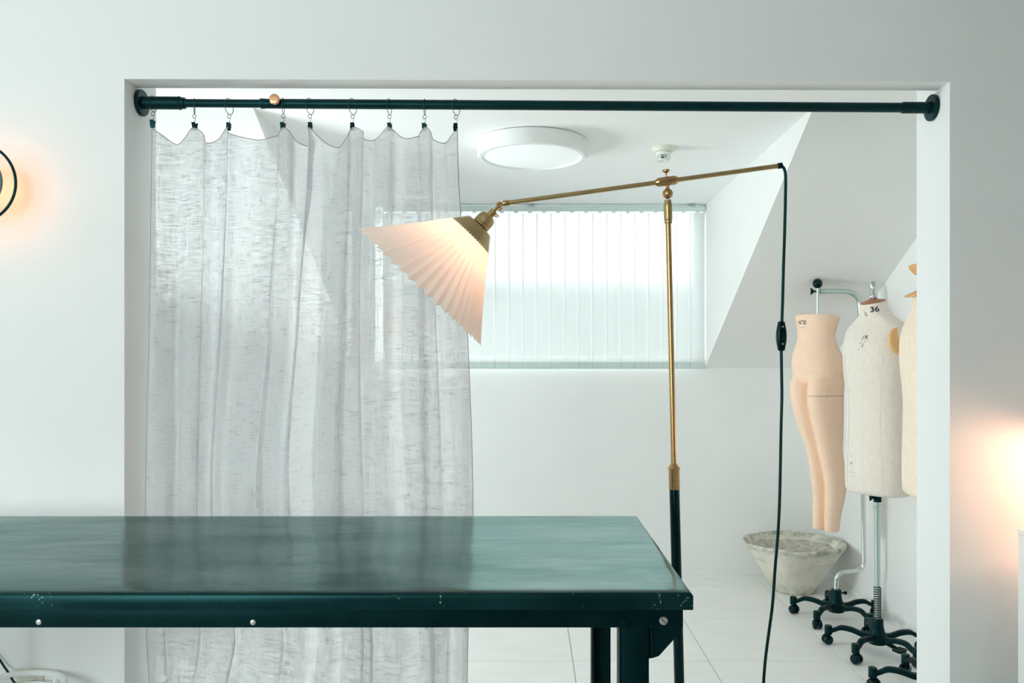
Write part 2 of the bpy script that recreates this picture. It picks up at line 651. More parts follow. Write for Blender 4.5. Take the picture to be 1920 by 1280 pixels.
def window(n, axis, c, a0, a1, z0, z1, mull):
    """frame with mullions and panes"""
    bm = bmesh.new()
    t = .045
    def b(p0, p1, q0, q1):
        if axis == 'y':
            bbox(bm, (p0, c - .03, q0), (p1, c + .03, q1), .004, 1)
        else:
            bbox(bm, (c - .03, p0, q0), (c + .03, p1, q1), .004, 1)
    b(a0, a0 + t, z0, z1); b(a1 - t, a1, z0, z1); b(a0 + t, a1 - t, z0, z0 + t); b(a0 + t, a1 - t, z1 - t * .3, z1)
    edges = [a0 + t]
    for k in range(1, mull):
        x = a0 + (a1 - a0) * k / mull
        b(x - t / 2, x + t / 2, z0 + t, z1 - t * .3)
        edges += [x - t / 2, x + t / 2]
    edges.append(a1 - t)
    rows_ = [(z0 + t, z1 - t * .3, M['glass'])]
    w = struct('window_%d' % n, bm, M['white_paint'], True)
    for k in range(0, len(edges), 2):
        p0, p1 = edges[k] - .004, edges[k + 1] + .004
        for q0, q1, gm in rows_:
            if axis == 'y':
                box('pane', (p0, c - .003, q0 - .004), (p1, c + .003, q1 + .004), gm, w)
            else:
                box('pane', (c - .003, p0, q0 - .004), (c + .003, p1, q1 + .004), gm, w)
    return w


window(1, 'y', YB + .08, WX0, WX1, WZ0, WZ1, 1)
window(2, 'x', XL - .07, 2.95, 3.9, .7, 1.7, 1)
window(3, 'y', YF - .07, -2.4, -1.1, .95, 2.45, 2)

# ------------------------------------------------------------------ vertical blind in the dormer
YBL = 4.962
bl = thing('vertical_blind', 'white vertical slat blind across the dormer window', 'blind', (0, YBL, 0))
bx0 = (719 - VPX) * YBL / F
bx1 = (1322 - VPX) * YBL / F
ztop = EYE + (VPY - 387) * YBL / F
bm = bmesh.new(); bbox(bm, (bx0, -.02, ztop - .032), (bx1, .02, ztop), .004, 2)
rail = obj('head_rail', bm, mat('blind_rail', (.66, .74, .73), .4), bl, True)
for px in (767, 997, 1297):
    x = (px - VPX) * YBL / F
    bm = bmesh.new()
    bbox(bm, (x - .018, -.022, ztop - .008), (x + .018, .022, ztop + .003), .002, 1)
    bbox(bm, (x - .010, -.012, ztop + .003), (x + .010, .012, ZC), .002, 1)
    obj('bracket', bm, M['chrome_soft'], bl, True)
zb = EYE + (VPY - 691) * YBL / F
n_sl = 23
step = (bx1 - .006 - bx0) / (n_sl - .02)
slat_w = .0912
bm = bmesh.new()
cols = 6
for thick in (0,):
    grid = []
    for i in range(cols + 1):
        u = i / cols
        x = -slat_w / 2 + slat_w * u
        yb = -.0025 * (1 - (2 * u - 1) ** 2)
        grid.append((x, yb))
    zt = ztop - .040
    fr = [(bm.verts.new((x, y - .0004, zt)), bm.verts.new((x, y - .0004, zb))) for x, y in grid]
    bk = [(bm.verts.new((x, y + .0004, zt)), bm.verts.new((x, y + .0004, zb))) for x, y in grid]
    for a, b in zip(fr, fr[1:]):
        bm.faces.new((a[0], a[1], b[1], b[0]))
    for a, b in zip(bk, bk[1:]):
        bm.faces.new((a[0], b[0], b[1], a[1]))
slat_me = None
mbar = mat('slat_weight', (.60, .70, .685), .5)
bar_me = clip_me = None
for k in range(n_sl):
    x = bx0 + step * (k + .5)
    if slat_me is None:
        o = obj('slat', bm, M['slat'], bl, True); slat_me = o.data
        b2 = bmesh.new(); bbox(b2, (-step / 2 + .0012, -.0085, zb - .001), (step / 2 - .0012, .001, zb + .040), .001, 1)
        w = obj('slat_weight', b2, mbar, o, True); bar_me = w.data
        b3 = bmesh.new(); bbox(b3, (-.012, -.003, zt), (.012, .003, zt + .012), .001, 1); cyl(b3, (0, 0, zt + .012), (0, 0, zt + .018), .003, 8)
        h = obj('slat_hanger', b3, M['plastic_white'], o, True); clip_me = h.data
    else:
        o = bpy.data.objects.new('slat', slat_me); C.objects.link(o); o.parent = bl
        w = bpy.data.objects.new('slat_weight', bar_me); C.objects.link(w); w.parent = o
        h = bpy.data.objects.new('slat_hanger', clip_me); C.objects.link(h); h.parent = o
    o.location = (x, 0, 0)
    o.rotation_euler = (0, 0, math.radians(2.6))

# ------------------------------------------------------------------ ceiling light and detector
cl = thing('ceiling_light', 'round flat white ceiling light in front of the dormer', 'ceiling light', (.018, 3.575, ZC))
R = .243
bm = bmesh.new()
lathe(bm, [(R - .012, 0), (R, -.004), (R, -.064), (R - .005, -.071), (R - .020, -.072), (R - .022, -.066), (R - .022, -.055)], n=72)
obj('housing', bm, M['plastic_white'], cl, True)
bm = bmesh.new()
lathe(bm, [(0, -.066), (R - .035, -.066), (R - .024, -.063), (R - .0235, -.056), (0, -.056)], n=72)
obj('diffuser', bm, M['diffuser'], cl, True)

sd = thing('heat_detector', 'small round cream detector with clear cage on the ceiling', 'detector', tuple(P(1244, 276, 3.665)[:2]) + (ZC,))
bm = bmesh.new(); lathe(bm, [(.051, 0), (.051, -.012), (.047, -.020), (.030, -.022), (0, -.022)], n=36)
obj('base', bm, M['cream_plastic'], sd, True)
bm = bmesh.new(); lathe(bm, [(.030, -.022), (.034, -.026), (.034, -.034), (.026, -.036), (0, -.036)], n=30)
obj('collar', bm, M['plastic_white'], sd, True)
bm = bmesh.new()
for k in range(8):
    a = 2 * PI * k / 8
    cyl(bm, (.028 * math.cos(a), .028 * math.sin(a), -.034), (.028 * math.cos(a), .028 * math.sin(a), -.058), .0028, 8)
torus(bm, (0, 0, -.058), .026, .004, n=30)
torus(bm, (0, 0, -.046), .029, .002, n=30)
obj('cage', bm, M['clear'], sd, True)
bm = bmesh.new(); lathe(bm, [(.012, -.034), (.012, -.044), (.005, -.050), (0, -.050)], n=16)
obj('sensor', bm, M['eyelet'], sd, True)

# ------------------------------------------------------------------ curtain rod
DRD = 2.616
def rodz(px):
    y = 192.8 + (px - 262) * (202.0 - 192.8) / (1742 - 262)
    return P(px, y, DRD)
rod = thing('curtain_rod', 'long matt black curtain rod spanning the wall opening', 'curtain rod', tuple(rodz(990)))
off = Vector(rod.location)
def rp(px):
    return rodz(px) - off
pl_ = Vector((OL, DRD, rodz(262).z)) - off
pr_ = Vector((OR, DRD, rodz(1742).z)) - off
for a, s in ((pl_, 1), (pr_, -1)):
    bm = bmesh.new()
    lathe(bm, [(.030, 0), (.041, .001), (.042, .003), (.042, .011), (.040, .013), (.022, .0135)], a, (s, 0, 0), 44)
    obj('end_flange', bm, M['black'], rod, True)
bm = bmesh.new(); lathe(bm, [(.0195, .0), (.0195, .001), (.0205, .002), (.0205, (rp(336) - pl_).length - .012)], pl_ + Vector((.012, 0, 0)), rp(400) - rp(300), 28)
obj('end_sleeve', bm, M['black'], rod, True)
bm = bmesh.new()
cyl(bm, rp(335), rp(339), .0215, 28, .001); cyl(bm, rp(339), rp(344.5), .0185, 28); cyl(bm, rp(344.5), rp(347), .0178, 28)
obj('collar', bm, M['black'], rod, True)
bm = bmesh.new(); cyl(bm, rp(340), rp(495), .0132, 28)
obj('inner_tube', bm, M['black'], rod, True)
bm = bmesh.new(); cyl(bm, rp(489), rp(1700), .0155, 28, .001)
obj('outer_tube', bm, M['black'], rod, True)
bm = bmesh.new(); cyl(bm, rp(488.5), rp(497), .0165, 28, .001)
obj('collar', bm, M['black'], rod, True)
bm = bmesh.new()
cyl(bm, rp(1692), rp(1713), .0185, 28, .001); cyl(bm, rp(1713), rp(1716), .0172, 28)
cyl(bm, rp(1716), pr_ - Vector((.012, 0, 0)), .0185, 28)
obj('end_sleeve', bm, M['black'], rod, True)
k0 = rp(519.5)
bm = bmesh.new()
cyl(bm, k0 + Vector((0, -.012, .004)), k0 + Vector((0, -.030, .004)), .006, 14)
lathe(bm, [(.006, .026), (.014, .028), (.0165, .031), (.0165, .038), (.014, .041), (.008, .0415), (.0075, .0405), (0, .0405)], k0 + Vector((0, 0, .004)), (.08, -1, -.02), 32)
tag(obj('locking_knob', bm, M['knob_brass'], rod, True), 'copper coloured round locking knob')

# ------------------------------------------------------------------ curtain
CUR = [
 # x_top d_top sag | x600 d | x950 d | x1180 d | x1280 d    (px, cm; + is away from the camera)
 (285, 0, 0, 282, -1, 275.5, -1, 277, -1, 283, -1),
 (304, -1.0, 12, 296, -3, 288, -3.5, 290, -4, 300, -4),
 (328, 1.5, 28, 318, 0, 312, -2, 318, -5, 324, -5),
 (346, .5, 17, 330, 1.5, 326, 2, 308, 2, 314, 2),
 (364, -1, 0, 352, -2.5, 350, -3, 350, -4, 345, -4),
 (387, -2.5, 14, 383, -3.5, 374, -3, 383, -5, 370, -5),
 (384.5, 1.5, 25, 379, 1, 368, 1, 376, 2, 364, 2),
 (405, 2, 18, 402, 2.5, 388, 2, 405, 1, 395, 1),
 (429, -1.5, 0, 421, -3, 404, -3.5, 447, -4.5, 432, -4.5),
 (425, 2, 5, 413, 1.5, 399, 1.5, 438, 2, 424, 2),
 (450, 3, 12, 440, 1.5, 425, 2, 460, 2, 450, 2),
 (480, 3.5, 16, 478, -.5, 455, -2, 500, -3, 492, -3),
 (520, 0, 14, 509, -3.5, 487, -4.5, 536, -5, 527, -5),
 (517, 2.5, 12, 502, 1, 479, 1.5, 529, 1, 520, 1),
 (531, -1, 0, 518, -2, 500, -1, 545, 0, 540, 0),
 (546, -2.5, 9, 540, -3, 525, -3, 565, -3, 560, -3),
 (556, 1, 24, 556, -1, 540, -3.5, 582, -1, 578, -1),
 (578, 2.5, 28, 567, -5.5, 552, -6, 596, 1, 590, 1),
 (581, -1.5, 0, 565, -2, 549, -2, 612, -2, 608, -2),
 (594, 3, 12, 588, 4.5, 578, 4.5, 628, -1, 625, -1),
 (612, 4, 25, 602, 3, 592, 2, 640, 1, 638, 1),
 (632, 4, 29, 613, -1, 604, -1, 655, -1, 652, -1),
 (655, 0, 8, 645, -3.5, 640, -3.5, 682, -3.5, 680, -3.5),
 (650, 2, 8, 638, 1, 632, 1, 677, 1, 676, 1),
 (664, -1.5, 0, 654, -1.5, 650, -1, 690, -1, 690, -1),
 (683, -2.5, 10, 677, -4, 684, -4, 700, -3, 700, -3),
 (681, 1, 18, 673.5, .5, 680, 0, 697, 0, 697, 0),
 (700, 2.5, 18, 694, 1.5, 700, 1, 722, 1, 722, 1),
 (724, -1, 2, 714, -2.5, 722, -1.5, 745, -2, 746, -2),
 (733, -2, 1, 734, -1, 742, -.5, 765, -1, 766, -1),
 (755, 2, 15, 752, 1.5, 766, 1, 788, 1, 788, 1),
 (785, .5, 14, 794, -3.5, 800, -3.5, 815, -4, 816, -4),
 (781, 2.5, 12, 787, 1, 793, 1, 808, 1, 809, 1),
 (797, -1.5, 0, 804, -2, 812, -1.5, 826, -1, 827, -1),
 (808, -2, 8, 818, -3.5, 829, -2, 838, -2, 838, -2),
 (812, 2, 18, 820, 1, 838, .5, 848, 1, 847, 1),
 (832, 3, 23, 842, 1.5, 858, 1, 862, 1, 860, 1),
 (846, 1, 12, 855, -2.5, 874, -2, 871, -2, 868, -2),
 (858, -.5, 0, 876, -.5, 887, -.5, 878, 0, 876, 0),
]
PER = 7
YLV = [245, 600, 950, 1180, 1280]
def pch(vals, y):
    if y <= YLV[0]: return vals[0]
    for i in range(len(YLV) - 1):
        if y <= YLV[i + 1]:
            t = (y - YLV[i]) / (YLV[i + 1] - YLV[i])
            h = YLV[i + 1] - YLV[i]
            def sl(j):
                if j <= 0 or j >= len(YLV) - 1: return 0 if j <= 0 else (vals[-1] - vals[-2]) / (YLV[-1] - YLV[-2])
                return (vals[j + 1] - vals[j - 1]) / (YLV[j + 1] - YLV[j - 1])
            m0, m1 = sl(i) * h, sl(i + 1) * h
            return (2 * t ** 3 - 3 * t * t + 1) * vals[i] + (t ** 3 - 2 * t * t + t) * m0 + (-2 * t ** 3 + 3 * t * t) * vals[i + 1] + (t ** 3 - t * t) * m1
    return vals[-1]
def cr(v, i, t):
    p0 = v[max(i - 1, 0)]; p1 = v[i]; p2 = v[min(i + 1, len(v) - 1)]; p3 = v[min(i + 2, len(v) - 1)]
    return .5 * (2 * p1 + (p2 - p0) * t + (2 * p0 - 5 * p1 + 4 * p2 - p3) * t * t + (3 * p1 - p0 - 3 * p2 + p3) * t ** 3)
# widen the overlaps where a fold runs back behind its neighbour
CUR = [list(c) for c in CUR]
for i in range(len(CUR) - 1):
    for q in (3, 5, 7, 9):
        if CUR[i + 1][q] < CUR[i][q]:
            CUR[i][q] += 2; CUR[i + 1][q] -= 3.5
NR = 120
bm = bmesh.new()
rows = []
z_bot = .025
y_bot = VPY + (EYE - z_bot) * F / DRD
sags = [c[2] for c in CUR]
for r in range(NR + 1):
    fr = r / NR
    row = []
    yrow = 241 + (y_bot - 241) * fr
    xsr, dsr = [], []
    for c in CUR:
        xsr.append(pch([c[0], c[3], c[5], c[7], c[9]], min(yrow, 1280)))
        dsr.append(pch([c[1], c[4], c[6], c[8], c[10]], min(yrow, 1280)))
    for i in range(len(CUR) - 1):
        for k in range(PER if i < len(CUR) - 2 else PER + 1):
            t = k / PER
            x = cr(xsr, i, t); d = cr(dsr, i, t); sg = max(0, cr(sags, i, t))
            y = yrow + sg * max(0, 1 - fr * 3.0) ** 1.6
            # sag drapes below a clip-to-clip swag
            swag = sg / 36 * math.exp(-((yrow - 285) / 40) ** 2) * 1.6
            wob = .16 * math.sin(yrow * .013 + i * 1.9) + .10 * math.sin(yrow * .031 + i * 2.7 + t * 2)
            dd = (d + wob * min(1, fr * 6) - swag) / 100
            p = P(x, y, DRD)
            row.append(bm.verts.new((p.x, DRD + dd, p.z)))
    rows.append(row)
bm.verts.index_update()
top_line = [v.co.copy() for v in rows[0]]
left_line = [r_[0].co.copy() for r_ in rows]
right_line = [r_[-1].co.copy() for r_ in rows]
for a, b in zip(rows, rows[1:]):
    for k in range(len(a) - 1):
        bm.faces.new((a[k], a[k + 1], b[k + 1], b[k]))
cur = obj('curtain', bm, M['curtain'], None, True, 80)
tag(cur, 'sheer grey linen curtain hanging on clips in the left of the opening', 'curtain')
bm = bmesh.new()
tube(bm, top_line, .0011, 6); tube(bm, right_line, .0011, 6); tube(bm, left_line, .0009, 6)
tag(obj('hem', bm, M['hem'], cur, True), 'dark stitched hem')

# ------------------------------------------------------------------ curtain clip rings
def make_clip():
    t = thing('curtain_ring', 'x', 'curtain ring', (0, 0, 0))
    bm = bmesh.new(); torus(bm, (0, 0, 0), .0255, .0011, (1, 0, 0), 44, 8)
    obj('ring', bm, M['eyelet'], t, True)
    bm = bmesh.new(); torus(bm, (0, 0, -.0325), .0058, .0009, (0, 1, 0), 24, 6)
    obj('eyelet', bm, M['eyelet'], t, True)
    bm = bmesh.new()
    tube(bm, spline([(-.003, 0, -.040), (.001, 0, -.0375), (.004, 0, -.041), (.002, 0, -.047), (0, 0, -.054), (0, 0, -.058)], 5), .0007, 6)
    obj('hook', bm, M['eyelet'], t, True)
    bm = bmesh.new()
    for s in (-1, 1):
        prism(bm, [Vector((-.0062, s * .0015, -.078)), Vector((.0062, s * .0015, -.078)), Vector((.0062, s * .0045, -.064)), Vector((.0068, s * .0075, -.054)), Vector((-.0068, s * .0075, -.054)), Vector((-.0062, s * .0045, -.064))], (0, s * .0016, 0))
    cyl(bm, (-.0075, 0, -.0655), (.0075, 0, -.0655), .0042, 12)
    obj('clip', bm, M['black_plastic'], t)
    return t
clip_src = make_clip()
CLIPS = [(287, 26, 7), (364.5, 4, -6), (429.5, 31, 5), (531, 9, 4), (581, 30, -5), (661, 30, 3), (730, 17, -4), (796, 6, 2), (855, 29, 9)]
ORD = ['first clip ring from the left, beside the end flange', 'second clip ring from the left, seen edge on', 'third clip ring from the left, turned towards the camera',
       'fourth clip ring from the left, right beside the copper knob', 'fifth clip ring, at the fold just right of the copper knob',
       'sixth clip ring from the left, above the curtain middle', 'third clip ring from the curtain right edge', 'second clip ring from the curtain right edge, seen edge on',
       'rightmost clip ring, holding the curtain right corner']
for k, (px, az, tilt) in enumerate(CLIPS):
    o = clip_src if k == 0 else copy_tree(clip_src)
    tr = .0205 if k == 0 else (.0132 if k in (1, 2) else .0155)
    p = rodz(px)
    o.location = (p.x, p.y, p.z + tr + .0012 - .0245)
    # ring turns about the vertical; eyelet and clip stay below it
    o.rotation_euler = (0, 0, 0)
    for ch in o.children:
        nm = ch.name.split('.')[0]
        if nm == 'ring':
            ch.rotation_euler = (0, 0, -math.radians(az) - math.atan((px - VPX) / F))
        elif nm == 'clip':
            ch.rotation_euler = (0, math.radians(tilt * .2), math.radians(az * .8 - 15))
    o['label'] = 'black ' + ORD[k]
    o['group'] = 'curtain clip rings on the rod'

# ------------------------------------------------------------------ steel table
TX0, TX1, TY0, TY1, TZ = -1.75, .297, 1.44, 2.172, .9
tb = thing('work_table', 'long dark steel work table in the foreground', 'table', (-.7, 1.8, 0))
to = Vector((-.7, 1.8, 0))
bm = bmesh.new()
r_ = .010
nx, ny = 110, 44
def dent(x, y):
    z = .0007 * math.sin(x * 9 + 2 * math.sin(y * 5)) * math.sin(y * 11 + x * 3) + .0004 * math.sin(x * 23 + y * 17)
    z += -.0035 * math.exp(-((x - .262) / .022) ** 2 - ((y - 1.56) / .07) ** 2)
    z += .0018 * math.exp(-((x - .287) / .012) ** 2 - ((y - 1.47) / .06) ** 2)
    ed = min((x - TX0), (TX1 - x), (y - TY0), (TY1 - y))
    return z * min(1, max(0, (ed - r_) / .02) + .15)
g = [[bm.verts.new((x, y, TZ + dent(x, y))) for x in [TX0 + r_ + (TX1 - TX0 - 2 * r_) * i / nx for i in range(nx + 1)]] for y in [TY0 + r_ + (TY1 - TY0 - 2 * r_) * j / ny for j in range(ny + 1)]]
for j in range(ny):
    for i in range(nx):
        bm.faces.new((g[j][i], g[j][i + 1], g[j + 1][i + 1], g[j + 1][i]))
for v in bm.verts:
    v.co -= to
loop = [(g[0][i], (0, -1)) for i in range(nx)] + [(g[j][nx], (1, 0)) for j in range(ny)] + [(g[ny][i], (0, 1)) for i in range(nx, 0, -1)] + [(g[j][0], (-1, 0)) for j in range(ny, 0, -1)]
corner = {0: (-1, -1), nx: (1, -1), nx + ny: (1, 1), 2 * nx + ny: (-1, 1)}
base = [(v.co.copy(), corner.get(k, d)) for k, (v, d) in enumerate(loop)]
prev = [v for v, _ in loop]
steps = [(r_ * math.sin(a), -r_ * (1 - math.cos(a))) for a in (PI / 10, PI / 5, 3 * PI / 10, 2 * PI / 5, PI / 2)]
for si, (ox, oz) in enumerate(steps):
    cur_ = [bm.verts.new((c.x + d[0] * ox, c.y + d[1] * ox, c.z + oz)) for c, d in base]
    for k in range(len(prev)):
        k2 = (k + 1) % len(prev)
        fc = bm.faces.new((prev[k], cur_[k], cur_[k2], prev[k2]))
        fc.material_index = 1 if si > 1 else 0  # outer roll takes the dark skirt steel to mute a bright reflection
    prev = cur_
obj('table_top', bm, M['table_steel'], tb, True, 60).data.materials.append(M['skirt'])
# skirt under the rolled edge
bm = bmesh.new()
def skirt(bm, z0, z1, ins, th):
    x0, x1, y0, y1 = TX0 + ins, TX1 - ins, TY0 + ins, TY1 - ins
    bbox(bm, Vector((x0, y0, z0)) - to, Vector((x1, y0 + th, z1)) - to, .0012, 2)
    bbox(bm, Vector((x0, y1 - th, z0)) - to, Vector((x1, y1, z1)) - to, .0012, 2)
    bbox(bm, Vector((x0, y0 + th, z0)) - to, Vector((x0 + th, y1 - th, z1)) - to, .0012, 2)
    bbox(bm, Vector((x1 - th, y0 + th, z0)) - to, Vector((x1, y1 - th, z1)) - to, .0012, 2)
skirt(bm, TZ - .032, TZ - .0095, 0, .006)
obj('skirt', bm, M['skirt'], tb, True)
bm = bmesh.new()
skirt(bm, TZ - .0685, TZ - .0325, .0155, .006)
obj('apron', bm, M['leg_steel'], tb, True)
bm = bmesh.new(); bbox(bm, Vector((TX0 + .01, TY0 + .01, TZ - .020)) - to, Vector((TX1 - .01, TY1 - .01, TZ - .010)) - to)
obj('core_board', bm, M['leg_steel'], tb)
for lx, sx in ((.167, 1), (-1.64, -1)):
    for ly, sy in ((1.463, 1), (2.148, -1)):
        bm = bmesh.new()
        y2 = ly + sy * .05
        wx0, wx1 = (lx, lx + .054) if sx > 0 else (lx - .054 + .054, lx + .054)
        bbox(bm, Vector((wx0, min(ly, ly + sy * .006), 0)) - to, Vector((wx1, max(ly, ly + sy * .006), TZ - .033)) - to, .0025, 2)
        bbox(bm, Vector((wx0, min(ly, y2), 0)) - to, Vector((wx0 + .006, max(ly, y2), TZ - .033)) - to, .0025, 2)
        obj('leg', bm, M['leg_steel'], tb, True)
        bm = bmesh.new()
        a = wx1 - .002
        e = a + sx * .060 if sx > 0 else wx0 + .002 - .060
        s0 = a if sx > 0 else wx0 + .002
        yy = ly + sy * .007
        pts = [Vector((s0, yy, TZ - .036)), Vector((e, yy, TZ - .036)), Vector((e, yy, TZ - .082)), Vector((s0 + (e - s0) * .35, yy, TZ - .125)), Vector((s0 + (e - s0) * .15, yy, TZ - .129)), Vector((s0, yy, TZ - .130))]
        prism(bm, [p - to for p in pts], (0, sy * .006, 0))
        tube(bm, [Vector((s0 + (e - s0) * .12, yy - sy * .0005, TZ - .064)) - to, Vector((s0 + (e - s0) * .14, yy - sy * .0005, TZ - .126)) - to], .0035, 8)
        obj('corner_bracket', bm, M['leg_steel'], tb)
yA = TY0 + .0155
for px, py in ((73, 1165.5), (474.5, 1166), (-328, 1165)):
    p = P(px, py, yA) - to
    bm = bmesh.new()
    lathe(bm, [(.0052, 0), (.0052, .0012), (.0040, .0024), (0, .0028)], p, (0, -1, 0), 24)
    tag(obj('rivet', bm, M['screw'], tb, True), 'pale round rivet')
p = P(1244, 1163, yA) - to
bm = bmesh.new(); lathe(bm, [(.0078, 0), (.0078, .002), (.0060, .0040), (0, .0046)], p, (0, -1, 0), 26)
scr = obj('screw', bm, M['screw'], tb, True)
tag(scr, 'zinc slotted screw')
bm = bmesh.new(); bbox(bm, (-.0068, -.0048, -.0008), (.0068, -.0042, .0008))
bmesh.ops.rotate(bm, verts=bm.verts, cent=(0, 0, 0), matrix=Matrix.Rotation(math.radians(42), 3, 'Y'))
bmesh.ops.translate(bm, verts=bm.verts, vec=p)
obj('screw_slot', bm, M['ink'], scr)
p = P(1173, 1167, yA) - to
bm = bmesh.new(); lathe(bm, [(.0110, 0), (.0110, .0015), (.0090, .0018)], p, (0, -1, 0), 24); lathe(bm, [(.0085, .0015), (.0085, .0060), (.0075, .0068), (.005, .0068), (.005, .010), (.0042, .0108), (0, .0108)], p, (0, -1, 0), 6)
obj('hex_bolt', bm, M['leg_steel'], tb)

# ------------------------------------------------------------------ brass floor lamp
DLP = 2.25
base_x = (1279.8 - VPX) * DLP / F
lm = thing('floor_lamp', 'brass swing arm floor lamp with pleated white shade', 'floor lamp', (base_x, DLP, 0))
lo = Vector((base_x, DLP, 0))
def L(px, py, dy=0):
    q = P(px, py, DLP); q.y += dy
    return q - lo
K = DLP / F
def polex(y):
    return 1252.3 + (y - 390) * (1273 - 1252.3) / (1280 - 390)
def PO(y):
    return L(polex(y), y)
bm = bmesh.new(); lathe(bm, [(.14, 0), (.142, .004), (.142, .016), (.136, .022), (.03, .028), (.018, .045), (.0145, .06)], n=48)
obj('base', bm, M['black_gloss'], lm, True)
bm = bmesh.new(); cyl(bm, Vector((0, 0, .05)), PO(914), .0142, 28)
obj('lower_pole', bm, M['black_gloss'], lm, True)
ax = (PO(400) - PO(900)).normalized()
bm = bmesh.new()
lathe(bm, [(.0150, 0), (.0153, .001), (.0153, .055), (.0165, .0565), (.0175, .059), (.0165, .0615), (.0135, .064), (.0100, .070), (.0079, .073)], PO(917), ax, 28)
obj('pole_collar', bm, M['brass'], lm, True)
bm = bmesh.new(); cyl(bm, PO(880), PO(410), .0078, 24)
obj('upper_pole', bm, M['brass'], lm, True)
bm = bmesh.new()
lathe(bm, [(.0088, 0), (.0108, .001), (.0108, .008), (.0098, .009), (.0118, .011), (.0120, .045), (.0125, .049), (.0110, .057), (.0095, .062), (.0095, .066)], PO(419), ax, 28)
obj('pole_sleeve', bm, M['brass_satin'], lm, True)
bm = bmesh.new()
sphere(bm, L(1252, 363), .0147, 24)
lathe(bm, [(.0055, 0), (.0055, .006), (.0045, .012), (.006, .020)], L(1251.6, 356), (0, 0, 1), 16)
obj('ball_joint', bm, M['brass'], lm, True)
aA, aB = L(945, 381.3), L(1459, 311)
ad = (aB - aA).normalized()
bm = bmesh.new(); cyl(bm, aA, aB, .0064, 22)
obj('arm', bm, M['brass_satin'], lm, True)
cs, ce = L(1229, 342.5), L(1271, 336.8)
ln = (ce - cs).length
bm = bmesh.new(); lathe(bm, [(.0085, 0), (.0090, .002), (.0122, .007), (.0126, .010), (.0126, ln - .010), (.0122, ln - .007), (.0090, ln - .002), (.0085, ln)], cs, ad, 28)
obj('arm_clamp', bm, M['brass'], lm, True)
bm = bmesh.new()
up = Vector((-.05, 0, 1)).normalized()
t0 = L(1249.3, 333)
lathe(bm, [(.0022, 0), (.0022, .011), (.004, .014), (.0098, .017), (.0104, .0195), (.0098, .022), (.004, .0235), (0, .0235)], t0, up, 24)
obj('thumb_screw', bm, M['brass'], lm, True)
bm = bmesh.new(); cyl(bm, aB - ad * .002, aB + ad * .012, .0082, 20, .0015)
obj('arm_end_cap', bm, M['black_plastic'], lm, True)
# joint between arm and shade
sd_ = (L(790, 537) - L(926, 395.5)).normalized()     # axis from joint towards the open end
J = L(936.5, 384.5)
bm = bmesh.new()
lathe(bm, [(.0075, -.004), (.0082, -.002), (.0082, .012), (.0075, .014)], aA + ad * .001, ad, 20)
cyl(bm, J + Vector((0, -.009, 0)), J + Vector((0, .009, 0)), .0084, 24, .0015)
cyl(bm, J + Vector((-.001, -.004, -.011)), J + Vector((.006, -.004, -.015)), .0045, 12)
tube(bm, [J, J + sd_ * .024], [.0048, .0048], 14)
cyl(bm, J, aA + ad * .004, .0055, 16)
obj('swivel_joint', bm, M['brass'], lm, True)
bm = bmesh.new()
cyl(bm, J + Vector((-.004, -.0095, -.004)), J + Vector((.004, -.0095, .004)), .0010, 6)
obj('joint_slot', bm, M['ink'], lm)
A0 = L(927, 395)
def along(px, py):
    return (L(px, py) - A0).dot(sd_)
t1 = along(917.5, 406); t2 = along(898, 422.5); t3 = along(880.5, 441.5); t4 = along(790, 537)
bm = bmesh.new()
lathe(bm, [(.0085, 0), (.0105, .001), (.0105, t1 - .001), (.0085, t1)], A0, sd_, 26)
cyl(bm, A0 + sd_ * .008 + Vector((.008, -.003, -.006)), A0 + sd_ * .008 + Vector((.016, -.004, -.012)), .004, 10)
obj('socket_stub', bm, M['brass'], lm, True)
bm = bmesh.new()
lathe(bm, [(.0085, t1 - .002), (.018, t1 - .001), (.0235, t1 + .005), (.0255, t1 + .012), (.0258, t2 - .014), (.0250, t2 - .0135), (.0258, t2 - .0125), (.0258, t2 - .004), (.020, t2 - .002), (.018, t2 + .002)], A0, sd_, 32)
obj('lamp_holder', bm, M['brass_satin'], lm, True)
bm = bmesh.new()
rc = 47.5 * K
lathe(bm, [(.015, t2 - .001), (27 * K, t2), (28.5 * K, t2 + .0015), (rc, t3), (rc - .001, t3 + .0005), (28.5 * K - .001, t2 + .003), (.015, t2 + .0025)], A0, sd_, 56)
obj('shade_cap', bm, M['brass_satin'], lm, True)
# pleated shade: folded strip, front and back face
NP, NSEG = 46, 10
u_, v_ = frame_for(sd_)
bm = bmesh.new()
def shade_pt(k, s, offs):
    a = 2 * PI * k / (2 * NP)
    t = (t3 - .004) + (t4 - t3 + .004) * s
    r0 = rc - .004 + (150 * K - rc + .004) * s
    amp = (.0026 + .0068 * s) * (1 if k % 2 == 0 else -1)
    bow = -.004 * math.sin(PI * s)
    r = r0 + amp + bow + offs
    return A0 + sd_ * (t + (.004 * s if k % 2 == 0 else -.004 * s)) + (u_ * math.cos(a) + v_ * math.sin(a)) * r
lay = []
for offs in (0,):
    lay.append([[bm.verts.new(shade_pt(k, s / NSEG, offs)) for s in range(NSEG + 1)] for k in range(2 * NP)])
for lyr in lay:
    for k in range(2 * NP):
        a, b = lyr[k], lyr[(k + 1) % (2 * NP)]
        for s in range(NSEG):
            bm.faces.new((a[s], a[s + 1], b[s + 1], b[s]))
obj('lamp_shade', bm, M['shade'], lm)
bm = bmesh.new()
bc = A0 + sd_ * (t3 + .045)
sphere(bm, bc, .024, 18)
cyl(bm, A0 + sd_ * (t2 + .002), A0 + sd_ * (t3 + .03), .012, 16)
bulb = obj('bulb', bm, M['bulb'], lm, True)
point('bulb_light', bc + sd_ * .030, 1.2, (1.0, .60, .40), .04, lm)
bulb.visible_shadow = True
